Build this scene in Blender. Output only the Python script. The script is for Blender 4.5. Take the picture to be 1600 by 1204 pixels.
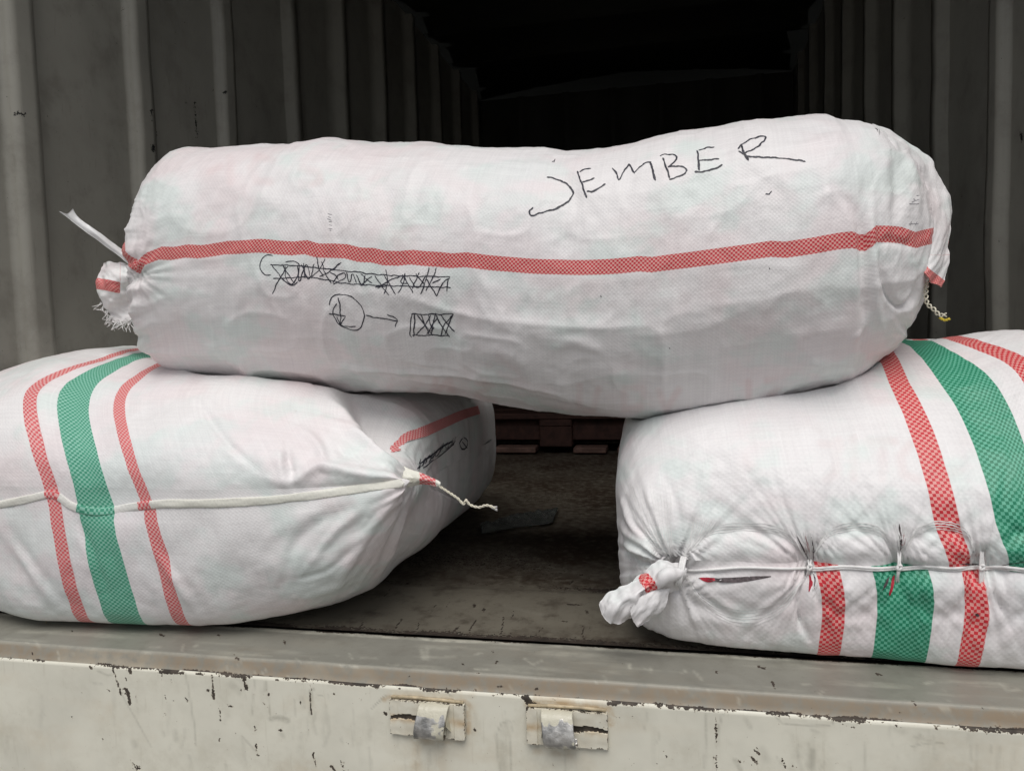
import bpy, math, random
import numpy as np
from mathutils import Vector, Matrix
random.seed(7); RS = np.random.RandomState(11)
for o in list(bpy.data.objects): bpy.data.objects.remove(o)
SC = bpy.context.scene
COL = SC.collection
# ------------------------------------------------------------------ camera
F = 1200.0; W0, H0 = 1600.0, 1204.0
YAW, PITCH, ROLL = math.radians(12.2), math.radians(4.0), 0.030
CAM = np.array([0.0, -1.066, 0.45])
fwd = np.array([-math.sin(YAW)*math.cos(PITCH), math.cos(YAW)*math.cos(PITCH), -math.sin(PITCH)])
r0 = np.array([math.cos(YAW), math.sin(YAW), 0.0]); u0 = np.cross(r0, fwd)
RT = math.cos(ROLL)*r0 - math.sin(ROLL)*u0
UP = math.cos(ROLL)*u0 + math.sin(ROLL)*r0
cd = bpy.data.cameras.new('camera'); cam = bpy.data.objects.new('camera', cd); COL.objects.link(cam)
cd.sensor_width = 36; cd.lens = 36*F/W0; cd.clip_start = 0.02; cd.clip_end = 1000
cam.matrix_world = Matrix(((RT[0], UP[0], -fwd[0], CAM[0]), (RT[1], UP[1], -fwd[1], CAM[1]), (RT[2], UP[2], -fwd[2], CAM[2]), (0, 0, 0, 1)))
SC.camera = cam
# ------------------------------------------------------------------ sky, sun, exposure
SUN_EL, SUN_AZ = math.radians(60), math.radians(172)   # azimuth clockwise from +Y: high behind the camera, a little from the right
wd = bpy.data.worlds.new('World'); SC.world = wd; wd.use_nodes = True
nt = wd.node_tree; nt.nodes.clear()
sky = nt.nodes.new('ShaderNodeTexSky'); sky.sky_type = 'NISHITA'; sky.sun_disc = False
sky.sun_elevation = SUN_EL; sky.sun_rotation = SUN_AZ; sky.air_density = 1.0; sky.dust_density = 2.0; sky.ozone_density = 1.0
hs = nt.nodes.new('ShaderNodeHueSaturation'); hs.inputs['Saturation'].default_value = 0.25
bg = nt.nodes.new('ShaderNodeBackground'); bg.inputs['Strength'].default_value = 0.078
wo = nt.nodes.new('ShaderNodeOutputWorld')
nt.links.new(sky.outputs[0], hs.inputs['Color']); nt.links.new(hs.outputs[0], bg.inputs['Color']); nt.links.new(bg.outputs[0], wo.inputs['Surface'])
sd = bpy.data.lights.new('sun', 'SUN'); sd.energy = 1.6; sd.angle = math.radians(40); sd.color = (1.0, 0.97, 0.93)
so = bpy.data.objects.new('sun', sd); COL.objects.link(so)
sdir = Vector((math.sin(SUN_AZ)*math.cos(SUN_EL), math.cos(SUN_AZ)*math.cos(SUN_EL), math.sin(SUN_EL)))
so.rotation_euler = sdir.to_track_quat('Z', 'Y').to_euler()
SC.view_settings.view_transform = 'Standard'; SC.view_settings.look = 'None'; SC.view_settings.gamma = 1.0
SC.view_settings.exposure = 0.22
SC.render.engine = 'CYCLES'
SC.render.resolution_x = 1024; SC.render.resolution_y = 770

# ------------------------------------------------------------------ helpers
def proj(P):
    d = P - CAM; z = d @ fwd
    return 800 + F*(d @ RT)/z, 602 - F*(d @ UP)/z
def ray(px, py):
    d = fwd + RT*(px-800)/F + UP*(602-py)/F
    return d/np.linalg.norm(d)
def at(px, py, Y):
    d = ray(px, py); t = (Y-CAM[1])/d[1]; return CAM + d*t
def tag(o, label=None, cat=None, group=None, kind=None):
    if label: o['label'] = label
    if cat: o['category'] = cat
    if group: o['group'] = group
    if kind: o['kind'] = kind
    return o
def empty(name, loc, label, cat, group=None):
    o = bpy.data.objects.new(name, None); COL.objects.link(o); o.location = loc; o.empty_display_size = .05
    return tag(o, label, cat, group)
def parent_to(o, parent):
    o.parent = parent
def wloc(parent):
    v = np.zeros(3)
    while parent is not None:
        v += np.array(parent.location); parent = parent.parent
    return v
def mk(name, V, Fc, mat, parent=None, smooth=True, attrs=None):
    V = np.asarray(V, dtype=np.float64)
    V = V - wloc(parent)
    me = bpy.data.meshes.new(name)
    if isinstance(Fc, np.ndarray):
        n, k = Fc.shape
        me.vertices.add(len(V)); me.vertices.foreach_set('co', V.astype(np.float32).ravel())
        me.loops.add(n*k); me.loops.foreach_set('vertex_index', Fc.astype(np.int32).ravel())
        me.polygons.add(n); me.polygons.foreach_set('loop_start', np.arange(0, n*k, k, dtype=np.int32))
        me.update(calc_edges=True)
    else:
        me.from_pydata(V.tolist(), [], Fc); me.update()
    if smooth: me.polygons.foreach_set('use_smooth', np.ones(len(me.polygons), dtype=bool))
    if attrs:
        for k_, a in attrs.items():
            at_ = me.attributes.new(k_, 'FLOAT', 'POINT'); at_.data.foreach_set('value', np.asarray(a, dtype=np.float32).ravel())
    me.materials.append(mat)
    o = bpy.data.objects.new(name, me); COL.objects.link(o); o.parent = parent
    return o
def gridf(n, m, wrap=False):
    i, j = np.meshgrid(np.arange(n-1), np.arange(m if wrap else m-1), indexing='ij')
    j2 = (j+1) % m
    return np.stack([i*m+j, i*m+j2, (i+1)*m+j2, (i+1)*m+j], -1).reshape(-1, 4)
_P = RS.rand(256, 256)
def vn(x, y):
    xi = np.floor(x).astype(int); yi = np.floor(y).astype(int); fx = x-xi; fy = y-yi
    fx = fx*fx*fx*(fx*(fx*6-15)+10); fy = fy*fy*fy*(fy*(fy*6-15)+10)
    g = lambda a, b: _P[a % 256, b % 256]
    return (g(xi, yi)*(1-fx)+g(xi+1, yi)*fx)*(1-fy)+(g(xi, yi+1)*(1-fx)+g(xi+1, yi+1)*fx)*fy - .5
def fbm(x, y, o=4, g=.5):
    r = 0; a = 1
    for k in range(o):
        r = r + a*vn(x+17.3*k, y+9.1*k); x = x*2.03; y = y*2.03; a *= g
    return r
def ridge(x, y, o=3):
    r = 0; a = 1
    for k in range(o):
        n = 1-np.abs(vn(x+31.7*k, y+5.9*k))*4; r = r + a*np.clip(n, 0, 1)**2; x = x*1.9+3; y = y*1.9; a *= .5
    return r
def cat(pts, n):
    """Catmull-Rom resample to n points by chord length"""
    P = np.asarray(pts, float); d = np.r_[0, np.cumsum(np.linalg.norm(np.diff(P, axis=0), axis=1))]
    t = np.linspace(0, d[-1], n); out = np.zeros((n, P.shape[1]))
    m = np.zeros_like(P); m[1:-1] = (P[2:]-P[:-2])/(d[2:]-d[:-2])[:, None]; m[0] = (P[1]-P[0])/(d[1]-d[0]); m[-1] = (P[-1]-P[-2])/(d[-1]-d[-2])
    k = np.clip(np.searchsorted(d, t, side='right')-1, 0, len(P)-2); h = (d[k+1]-d[k]); x = (t-d[k])/h
    x = x[:, None]; h = h[:, None]
    return (2*x**3-3*x**2+1)*P[k]+(x**3-2*x**2+x)*h*m[k]+(-2*x**3+3*x**2)*P[k+1]+(x**3-x**2)*h*m[k+1]
def pldist(px, py, pts):
    """unsigned distance, side sign and 0..1 position to a polyline (pixels)"""
    P = np.asarray(pts, float); best = np.full(px.shape, 1e9); sg = np.zeros(px.shape); tt = np.zeros(px.shape)
    n = len(P)-1
    for k in range(n):
        a = P[k]; b = P[k+1]; ab = b-a; L = ab@ab+1e-9
        t = np.clip(((px-a[0])*ab[0]+(py-a[1])*ab[1])/L, 0, 1)
        dx = px-(a[0]+t*ab[0]); dy = py-(a[1]+t*ab[1]); d = np.hypot(dx, dy)
        m = d < best; best = np.where(m, d, best); sg = np.where(m, np.sign(ab[0]*(py-a[1])-ab[1]*(px-a[0])), sg); tt = np.where(m, (k+t)/n, tt)
    return best, sg, tt
def ramp01(x, a, b):
    t = np.clip((x-a)/(b-a), 0, 1); return t*t*(3-2*t)
def taper(t, a=.18):
    return np.clip(np.minimum(t, 1-t)/a, 0, 1)
def crease(px, py, pts, w, sym=0., asym=0.):
    d, s, t = pldist(px, py, cat(pts, 12)); x = d/w; e = np.exp(-x*x)
    return (sym*e + asym*s*x*np.exp(-x*x)*2.2)*(.25+.75*taper(t, .3))*(d < 3.5*w)
def smin(a, b, k):
    h = np.clip(.5+.5*(b-a)/k, 0, 1); return b*(1-h)+a*h-k*h*(1-h)
def gnormals(P):
    du = np.gradient(P, axis=0); dv = np.gradient(P, axis=1)
    n = np.cross(du, dv); return n/(np.linalg.norm(n, axis=-1, keepdims=True)+1e-12)
def tube(path, rad, seg=8, cap=True):
    P = np.asarray(path, float); n = len(P); rad = np.broadcast_to(rad, (n,))
    T = np.gradient(P, axis=0); T /= np.linalg.norm(T, axis=1, keepdims=True)+1e-12
    ref = np.array([0, 0, 1.]); V = []
    A = np.cross(T[0], ref); 
    if np.linalg.norm(A) < .1: A = np.cross(T[0], [1., 0, 0])
    for i in range(n):
        A = A - T[i]*(A@T[i]); A /= np.linalg.norm(A)+1e-12; B = np.cross(T[i], A)
        for k in range(seg):
            a = 2*math.pi*k/seg; V.append(P[i]+rad[i]*(A*math.cos(a)+B*math.sin(a)))
    Fc = gridf(n, seg, True).tolist()
    if cap: Fc += [list(range(seg))[::-1], [(n-1)*seg+k for k in range(seg)]]
    return np.array(V), Fc
def join(parts):
    V = []; Fc = []; o = 0
    for v, f in parts:
        V.append(np.asarray(v)); Fc += [[i+o for i in q] for q in (f.tolist() if isinstance(f, np.ndarray) else f)]; o += len(v)
    return np.vstack(V), Fc
def boxm(x0, x1, y0, y1, z0, z1):
    V = np.array([(x, y, z) for x in (x0, x1) for y in (y0, y1) for z in (z0, z1)], float)
    return V, [[0, 1, 3, 2], [4, 6, 7, 5], [0, 4, 5, 1], [2, 3, 7, 6], [0, 2, 6, 4], [1, 5, 7, 3]]
def cast(ob, px, py):
    """where the ray through a point of the photograph meets a bag"""
    loc = wloc(ob); d = ray(px, py)
    ok, p, n, idx = ob.ray_cast(Vector(CAM-loc), Vector(d), distance=20)
    if not ok: return None
    n = np.array(n); n = -n if n@d > 0 else n
    return np.array(p)+loc, n, idx
def ribbon_on(ob, strokes, width, off=.0004, step=3.0, wob=.25, seed=0):
    """strokes laid on a surface as thin raised ribbons"""
    rs = np.random.RandomState(seed); V = []; Fc = []
    for st in strokes:
        st = np.asarray(st, float)
        L = np.linalg.norm(np.diff(st, axis=0), axis=1).sum(); n = max(3, int(L/step))
        q = cat(st, n) if len(st) > 2 else np.linspace(st[0], st[-1], n)
        jp = rs.rand()*50; q = q+np.stack([fbm(np.arange(n)*.35+jp, np.zeros(n), 2), fbm(np.arange(n)*.35+jp, np.zeros(n)+5, 2)], 1)*1.5
        hit = [cast(ob, a, b) for a, b in q]
        hit = [h for h in hit if h]
        if len(hit) < 2: continue
        P = np.array([h[0] for h in hit]); N = np.array([h[1] for h in hit])
        T = np.gradient(P, axis=0); T /= np.linalg.norm(T, axis=1, keepdims=True)+1e-12
        B = np.cross(N, T); B /= np.linalg.norm(B, axis=1, keepdims=True)+1e-12
        ph = rs.rand()*90; tt_ = np.arange(len(P)); w = width*(1+wob*(rs.rand(len(P))*2-1)+.9*wob*2*fbm(tt_*.13+ph, tt_*0+ph, 2)); w[0] *= .6; w[-1] *= .5
        w = np.maximum(w, width*.28)
        b = len(V)
        for i in range(len(P)):
            V += [P[i]+N[i]*off-B[i]*w[i]/2, P[i]+N[i]*off+B[i]*w[i]/2]
        for i in range(len(P)-1): Fc.append([b+2*i, b+2*i+1, b+2*i+3, b+2*i+2])
    return np.array(V), Fc

# ------------------------------------------------------------------ materials
class M:
    def __init__(s, name, rough=.5, metal=0., spec=.5):
        s.m = bpy.data.materials.new(name); s.m.use_nodes = True; s.t = s.m.node_tree; s.b = s.t.nodes['Principled BSDF']
        s.b.inputs['Roughness'].default_value = rough; s.b.inputs['Metallic'].default_value = metal; s.b.inputs['Specular IOR Level'].default_value = spec
    def n(s, typ, **kw):
        nd = s.t.nodes.new(typ)
        for k, v in kw.items():
            if k in nd.inputs.keys(): s.put(nd, k, v)
            else: setattr(nd, k, v)
        return nd
    def put(s, nd, k, v):
        if isinstance(v, bpy.types.NodeSocket): s.t.links.new(v, nd.inputs[k])
        else:
            if isinstance(v, tuple) and len(v) == 3 and nd.inputs[k].type == 'RGBA': v = v+(1,)
            nd.inputs[k].default_value = v
    def math(s, op, a, b=0., c=0., clamp=False):
        nd = s.t.nodes.new('ShaderNodeMath'); nd.operation = op; nd.use_clamp = clamp
        for i, v in enumerate((a, b, c)): s.put(nd, i, v)
        return nd.outputs[0]
    def mix(s, f, a, b, mode='MIX'):
        nd = s.t.nodes.new('ShaderNodeMix'); nd.data_type = 'RGBA'; nd.blend_type = mode
        s.put(nd, 0, f); s.put(nd, 6, a); s.put(nd, 7, b); return nd.outputs[2]
    def attr(s, name):
        nd = s.t.nodes.new('ShaderNodeAttribute'); nd.attribute_name = name; return nd.outputs['Fac']
    def pos(s, sc=(1, 1, 1)):
        g = s.t.nodes.new('ShaderNodeNewGeometry'); mp = s.t.nodes.new('ShaderNodeMapping'); mp.inputs['Scale'].default_value = sc
        s.t.links.new(g.outputs['Position'], mp.inputs['Vector']); return mp.outputs[0]
    def noise(s, vec, scale, detail=4, rough=.55, out='Fac'):
        nd = s.t.nodes.new('ShaderNodeTexNoise'); s.put(nd, 'Vector', vec); nd.inputs['Scale'].default_value = scale; nd.inputs['Detail'].default_value = detail; nd.inputs['Roughness'].default_value = rough
        return nd.outputs[out]
    def ramp(s, f, lo, hi):
        nd = s.t.nodes.new('ShaderNodeMapRange'); nd.interpolation_type = 'SMOOTHSTEP'; s.put(nd, 0, f); nd.inputs[1].default_value = lo; nd.inputs[2].default_value = hi
        return nd.outputs[0]
    def color(s, v): s.put(s.b, 'Base Color', v)
    def bump(s, h, dist, strength=1., prev=None):
        nd = s.t.nodes.new('ShaderNodeBump'); s.put(nd, 'Height', h); nd.inputs['Distance'].default_value = dist; nd.inputs['Strength'].default_value = strength
        if prev is not None: s.t.links.new(prev, nd.inputs['Normal'])
        s.t.links.new(nd.outputs[0], s.b.inputs['Normal']); return nd.outputs[0]

def fabric(name, cell, stripes, base=(.86, .835, .835), pink=.55, mint=.5, seed=0.):
    """woven polypropylene tape; w runs across the coloured stripes and s along them, both in metres"""
    m = M(name, .42, 0, .45)
    w = m.attr('w'); s_ = m.attr('s'); gh = m.attr('ghost')
    cv = m.n('ShaderNodeCombineXYZ'); m.put(cv, 0, m.math('DIVIDE', w, cell)); m.put(cv, 1, m.math('DIVIDE', s_, cell)); m.put(cv, 2, .5+seed)
    P = m.pos()
    ck = m.n('ShaderNodeTexChecker'); m.put(ck, 'Vector', cv.outputs[0]); ck.inputs['Scale'].default_value = 1.
    # contents showing faintly through the thin sack
    n1 = m.ramp(m.noise(m.pos((1, 1, 1)), 6.3, 3), .44, .62); n2 = m.ramp(m.noise(m.pos((1.3, 1, 1.6)), 8.5, 3), .48, .64)
    c = m.mix(m.math('MULTIPLY', n1, pink), base, (.84, .71, .715)); c = m.mix(m.math('MULTIPLY', n2, mint), c, (.69, .82, .775))
    c = m.mix(m.ramp(m.noise(m.pos((1, 1, 1)), 3.1, 2), .45, .75), c, m.mix(.5, c, (.86, .86, .88)))
    c = m.mix(m.math('MULTIPLY', gh, .42), c, (.74, .50, .50))
    # single tapes a little lighter or darker
    v1 = m.n('ShaderNodeCombineXYZ'); m.put(v1, 0, m.math('MULTIPLY', w, 330.)); m.put(v1, 1, m.math('MULTIPLY', s_, 9.))
    v2 = m.n('ShaderNodeCombineXYZ'); m.put(v2, 0, m.math('MULTIPLY', w, 9.)); m.put(v2, 1, m.math('MULTIPLY', s_, 330.)); m.put(v2, 2, 4.)
    t1 = m.noise(v1.outputs[0], 1., 2); t2 = m.noise(v2.outputs[0], 1., 2)
    tt = m.math('MULTIPLY', m.math('ADD', t1, t2), .5)
    c = m.mix(m.ramp(tt, .34, .66), m.mix(1., c, (.93, .925, .93), 'MULTIPLY'), c)
    c = m.mix(m.math('MULTIPLY', m.ramp(m.noise(P, 2.1, 6, .7), .54, .74), .26), c, (.56, .52, .47))
    c = m.mix(m.math('MULTIPLY', m.ramp(m.noise(P, 26, 5, .75), .66, .76), .30), c, (.50, .45, .40))
    lines = m.math('MULTIPLY', m.ramp(t1, .69, .74), .35); c = m.mix(lines, c, (.93, .93, .93))
    chk = m.math('MULTIPLY', ck.outputs[1], .03); c = m.mix(chk, c, (.45, .44, .44))
    for (a, b, dark, lite) in stripes:
        k1 = m.ramp(w, a-.0006, a+.0006); k2 = m.ramp(w, b+.0006, b-.0006); nd = m.math('MULTIPLY', k1, m.ramp(m.math('SUBTRACT', b, w), -.0006, .0006))
        vv = m.ramp(m.noise(v1.outputs[0], .35, 3), .25, .8)
        sc = m.mix(ck.outputs[1], m.mix(vv, lite, tuple(x*.88 for x in lite)), m.mix(vv, dark, tuple(min(1, x*1.25+.01) for x in dark)))
        c = m.mix(nd, c, sc)
    m.color(c)
    h = m.math('MULTIPLY', m.math('SINE', m.math('MULTIPLY', w, math.pi/cell)), m.math('SINE', m.math('MULTIPLY', s_, math.pi/cell)))
    h2 = m.math('ADD', m.math('MULTIPLY', h, .5), m.math('MULTIPLY', tt, 1.2))
    b1 = m.bump(h2, .0005, .3)
    b2 = m.bump(m.noise(m.pos((1, 1, 1.3)), 30, 5, .6), .0022, .45, b1)
    m.put(m.b, 'Roughness', m.math('ADD', .36, m.math('MULTIPLY', tt, .22)))
    m.b.inputs['Sheen Weight'].default_value = .05
    return m.m
RED = ((.50, .020, .035), (.78, .40, .36)); GREEN = ((.008, .19, .10), (.13, .47, .32)); REDB = ((.55, .018, .03), (.80, .36, .33)); REDP = ((.60, .09, .10), (.82, .47, .45)); GREENP = ((.045, .27, .17), (.27, .58, .45))

def paint(name, base, chipc=(.035, .028, .022), scuffc=(.17, .165, .15), rust_shade_c=(.26, .145, .07), rough=.45, dirt=.3, dirtc=(.3, .27, .22), pscale=1., auto=0., spec=.4, chipn=240.):
    m = M(name, rough, 0, spec)
    P = m.pos(); ch = m.attr('chip'); sc = m.attr('scuff'); ru = m.attr('rust')
    c = m.mix(m.ramp(m.noise(P, 3*pscale, 5, .65), .4, .7), base, tuple(x*.86 for x in base))
    c = m.mix(m.math('MULTIPLY', m.ramp(m.noise(m.pos((1, 1, 1)), 11*pscale, 6, .7), .46, .72), dirt), c, dirtc)
    fine = m.noise(P, chipn, 4, .6); mid = m.noise(P, 60, 5, .65)
    c = m.mix(m.math('MULTIPLY', m.ramp(m.noise(m.pos((1, 1, .12)), 130, 3), .62, .72), dirt*.5), c, dirtc)
    c = m.mix(m.math('MULTIPLY', m.math('MULTIPLY', ru, m.ramp(mid, .25, .65)), .85), c, rust_shade_c)
    c = m.mix(m.math('MULTIPLY', m.math('MULTIPLY', sc, m.ramp(mid, .2, .6)), .6), c, scuffc)
    thr = m.math('ADD', m.math('SUBTRACT', ch, .17), m.math('ADD', m.math('MULTIPLY', m.math('SUBTRACT', fine, .5), 2.2), m.math('MULTIPLY', m.math('SUBTRACT', m.noise(P, 110, 5, .7), .5), 1.9)))
    k = m.ramp(thr, .46, .54)
    if auto:
        a = m.ramp(m.noise(P, 45, 6, .75), .66+auto, .69+auto); k = m.math('MAXIMUM', k, a)
    kb = m.ramp(thr, .36, .54)
    c = m.mix(m.math('MULTIPLY', kb, .55), c, rust_shade_c)
    c = m.mix(k, c, m.mix(m.ramp(mid, .35, .65), chipc, tuple(x*2.2 for x in chipc)))
    m.color(c)
    m.put(m.b, 'Roughness', m.math('ADD', rough, m.math('MULTIPLY', k, .3)))
    h = m.math('ADD', m.math('MULTIPLY', k, -1.), m.math('MULTIPLY', mid, .35))
    m.bump(h, .0006, .7, m.bump(m.noise(P, 9, 3), .004, .5))
    return m.m
MAT = {}
MAT['top'] = fabric('woven_sack_white', .0029, [(-.0105, .0105)+RED], pink=.52, mint=.5)
MAT['left'] = fabric('woven_sack_pale', .0034, [(0, .021)+REDP, (.046, .095)+GREENP, (.141, .162)+REDP], base=(.86, .84, .835), mint=.5)
MAT['right'] = fabric('woven_sack_bright', .0041, [(0, .0285)+REDB, (.070, .139)+GREEN, (.178, .206)+REDB], base=(.86, .84, .84), mint=.5)
MAT['wall'] = paint('grey_wall_paint', (.33, .32, .28), chipc=(.008, .008, .008), rust_shade_c=(.06, .045, .03), scuffc=(.30, .27, .24), dirt=.35, dirtc=(.13, .115, .095), rough=.5, auto=.02, pscale=.8)
MAT['inner'] = paint('dark_inner_paint', (.06, .06, .052), dirt=.3, dirtc=(.04, .036, .03), rough=.6, spec=.2)  # end wall and roof: shade of the deep box put into the colour
MAT['floor'] = paint('worn_floor_paint', (.165, .150, .118), chipc=(.022, .016, .012), scuffc=(.24, .23, .19), rust_shade_c=(.045, .030, .020), dirt=.85, dirtc=(.055, .043, .032), rough=.55, pscale=1.9, auto=.03)
MAT['sill'] = paint('sill_paint', (.27, .262, .225), chipc=(.035, .026, .02), scuffc=(.66, .64, .54), rust_shade_c=(.29, .225, .155), dirt=.35, dirtc=(.16, .145, .12), rough=.42, pscale=2.)
MAT['panel'] = paint('cream_panel_paint', (.79, .765, .655), chipc=(.04, .032, .025), scuffc=(.25, .24, .19), rust_shade_c=(.50, .35, .19), dirt=.30, dirtc=(.47, .43, .33), rough=.38, pscale=1.3, chipn=320.)
def simple(name, col, rough=.6, metal=0., var=.2, scale=40, bump=.0003, spec=.4):
    m = M(name, rough, metal, spec); P = m.pos(); n = m.noise(P, scale, 5, .6)
    m.color(m.mix(m.ramp(n, .3, .7), tuple(x*(1-var) for x in col), tuple(min(1, x*(1+var)) for x in col))); m.bump(n, bump, .8); return m.m
MAT['ink'] = simple('marker_ink', (.03, .03, .045), .5, var=.5, scale=300)
MAT['inkpale'] = simple('faded_ink', (.33, .32, .34), .6, var=.4, scale=300)
MAT['cord'] = simple('cream_cord', (.72, .68, .56), .6, var=.12, scale=200)
MAT['tape'] = simple('white_plastic_strap', (.80, .80, .80), .35, var=.05, scale=60)
MAT['strand'] = simple('white_thread', (.80, .79, .78), .5, var=.06, scale=200)
MAT['yellow'] = simple('yellow_thread', (.65, .50, .05), .5, scale=200)
MAT['slit'] = simple('opening_between_tapes', (.10, .08, .085), .7, var=.5, scale=200)  # shade inside the pulled weave, given as a dark colour
MAT['slitred'] = simple('red_packaging', (.42, .02, .04), .4, var=.3, scale=100)
MAT['slitpink'] = simple('pink_packaging', (.50, .33, .34), .5, var=.2, scale=100)
MAT['steel'] = simple('worn_steel', (.42, .43, .45), .32, .85, var=.35, scale=70, bump=.0008)
MAT['wood'] = simple('pallet_wood_red', (.055, .024, .018), .7, var=.35, scale=30)
MAT['woodpale'] = simple('pallet_wood_pale', (.17, .10, .08), .7, var=.3, scale=30)
MAT['straw'] = simple('dry_straw', (.34, .24, .12), .7, var=.3, scale=200)
MAT['film'] = simple('crumpled_plastic_film', (.55, .58, .56), .18, var=.2, scale=60, bump=.003, spec=.6); MAT['film'].node_tree.nodes['Principled BSDF'].inputs['Transmission Weight'].default_value = .9
MAT['concrete'] = simple('yard_asphalt', (.15, .145, .135), .85, var=.15, scale=4, bump=.003)
MAT['darkmetal'] = simple('dark_channel', (.03, .024, .02), .8, var=.5, scale=80)

# ------------------------------------------------------------------ ground
g = mk('ground', [(-150, -150, -.9), (150, -150, -.9), (150, 150, -.9), (-150, 150, -.9)], [[0, 1, 2, 3]], MAT['concrete'], smooth=False)
tag(g, 'dark asphalt yard under the truck', kind='structure')

# ------------------------------------------------------------------ truck body
truck = empty('cargo_truck', (-.24, -.12, -.9), 'weathered box truck seen into its open ribbed grey cargo box above a cream rear panel', 'truck')
XL, XR, YE, ZC = -1.25, .72, 4.0, 1.98
def strokes_mask(px, py, lst):
    r = np.zeros(px.shape)
    for pts, w, a in lst:
        x0 = min(p[0] for p in pts)-3*w; x1 = max(p[0] for p in pts)+3*w; y0 = min(p[1] for p in pts)-3*w; y1 = max(p[1] for p in pts)+3*w
        m = (px > x0) & (px < x1) & (py > y0) & (py < y1)
        if not m.any(): continue
        d, _, t = pldist(px[m], py[m], pts); r[m] = np.maximum(r[m], a*np.clip(1.35-d/w, 0, 1))
    return r
def wall_profile(x0, sgn, ds):
    pts = [(x0, -.02)]
    for d in ds:
        y = d*1.025-1.066; pts += [(x0, y), (x0+sgn*.026, y+.006), (x0+sgn*.026, y+.058), (x0, y+.064)]
    pts.append((x0, YE)); return pts
def ribbed(name, prof, z0, z1, mat, chips, scuffs, nz=200, stepy=.012):
    P = []
    for a, b in zip(prof[:-1], prof[1:]):
        L = math.hypot(b[0]-a[0], b[1]-a[1]); st = stepy if a[1] < 1.2 else .08
        n = max(1, int(L/st)); P += [(a[0]+(b[0]-a[0])*k/n, a[1]+(b[1]-a[1])*k/n) for k in range(n)]
    P.append(prof[-1]); P = np.array(P); z = np.linspace(z0, z1, nz)
    V = np.zeros((len(P), nz, 3)); V[..., 0] = P[:, None, 0]; V[..., 1] = P[:, None, 1]; V[..., 2] = z[None]
    V[..., 0] += .007*fbm(V[..., 1]*3+5, V[..., 2]*3, 4)
    V = V.reshape(-1, 3); px, py = proj(V)
    near = (V[:, 1] < 1.4)
    at_ = {'chip': 1.25*strokes_mask(px, py, chips)*near, 'scuff': strokes_mask(px, py, scuffs)*near, 'rust': np.zeros(len(V))}
    o = mk(name, V, gridf(len(P), nz), mat, truck, smooth=False, attrs=at_)
    md = o.modifiers.new('thickness', 'SOLIDIFY'); md.thickness = .002; md.offset = -1 if prof[0][0] < 0 else 1
    return o
C5 = lambda x, y: (x/4., y/4.)
chL = [([C5(105, 715), C5(80, 750), C5(90, 800)], 2.6, 1.1), ([C5(35, 700), C5(45, 715)], 1.8, 1.1), ([C5(140, 712), C5(158, 720)], 1.6, 1), ([C5(155, 690), C5(160, 800)], 1.3, 1.), ([C5(60, 950), C5(66, 962)], 2, 1), ([C5(945, 680), C5(962, 860)], 1.6, 1.2),
       ([C5(1365, 720), C5(1372, 815)], 1.6, 1.1), ([C5(1325, 575), C5(1332, 580)], 2, 1), ([C5(748, 25), C5(760, 68)], 1.5, 1.1), ([C5(862, 255), C5(868, 268)], 1.5, 1), ([C5(1408, 576), C5(1410, 582)], 1.8, 1), ([C5(950, 900), C5(965, 960)], 2.2, .9), ([C5(1218, 640), C5(1222, 860)], 2.5, .55),
       ([C5(20, 520), C5(22, 545)], 1.6, 1.1), ([(50, 333), (52, 336)], 2, 1), ([(35, 361), (37, 370)], 1.5, 1), ([(45, 235), (44, 240)], 2, 1), ([(16, 240), (14, 262), (20, 270)], 1.8, .9)]
scL = [([C5(390, 490), C5(410, 522)], 1.5, .7), ([C5(500, 810), C5(560, 880), C5(600, 960), C5(615, 1070)], 5, .38), ([C5(610, 875), C5(640, 892)], 2, .6), ([C5(640, 880), C5(660, 892)], 1.5, .5), ([C5(1280, 415), C5(1310, 425)], 1.3, .8), ([C5(490, 620), C5(500, 640)], 1.5, .4), ([C5(660, 590), C5(700, 610)], 5, .25), ([C5(560, 830), C5(580, 780)], 3, .3)]
ribbed('side_wall', wall_profile(XL, +1, (1.232, 1.576, 1.930, 2.325, 2.72, 3.12, 3.52, 3.92, 4.32, 4.72)), -.012, ZC+.01, MAT['wall'], chL, scL, nz=220)
chR = [([(1596, 207), (1598, 212)], 3, 1.1), ([(1588, 417), (1589, 420)], 2, 1), ([(1568, 465), (1570, 470)], 2, 1), ([(1570, 520), (1572, 524)], 2, 1), ([(1500, 300), (1503, 304)], 2, 1)]
ribbed('side_wall', wall_profile(XR, -1, (1.47, 1.86, 2.245, 2.63, 3.02, 3.41, 3.8, 4.2, 4.6)), -.012, ZC+.01, MAT['wall'], chR, [([(1540, 40), (1525, 60)], 3, .3)], nz=120)
# far end wall and roof, ribbed across
ew = []; x = XL
pr = [(XL, YE)]
while x < XR-.3: pr += [(x+.24, YE), (x+.25, YE-.02), (x+.29, YE-.02), (x+.30, YE)]; x += .30
pr.append((XR+.03, YE)); pr[0] = (XL-.03, YE); z = [-.012, ZC+.01]
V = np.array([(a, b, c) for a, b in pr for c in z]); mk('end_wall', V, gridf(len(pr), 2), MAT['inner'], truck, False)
pr = [(-.02, ZC)]; y = .1
while y < YE-.3: pr += [(y, ZC), (y+.01, ZC-.004), (y+.05, ZC-.004), (y+.06, ZC)]; y += .45
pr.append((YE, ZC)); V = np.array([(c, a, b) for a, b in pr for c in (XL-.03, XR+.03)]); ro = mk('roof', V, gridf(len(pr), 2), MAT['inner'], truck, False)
md = ro.modifiers.new('thickness', 'SOLIDIFY'); md.thickness = .003; md.offset = 1

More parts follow.
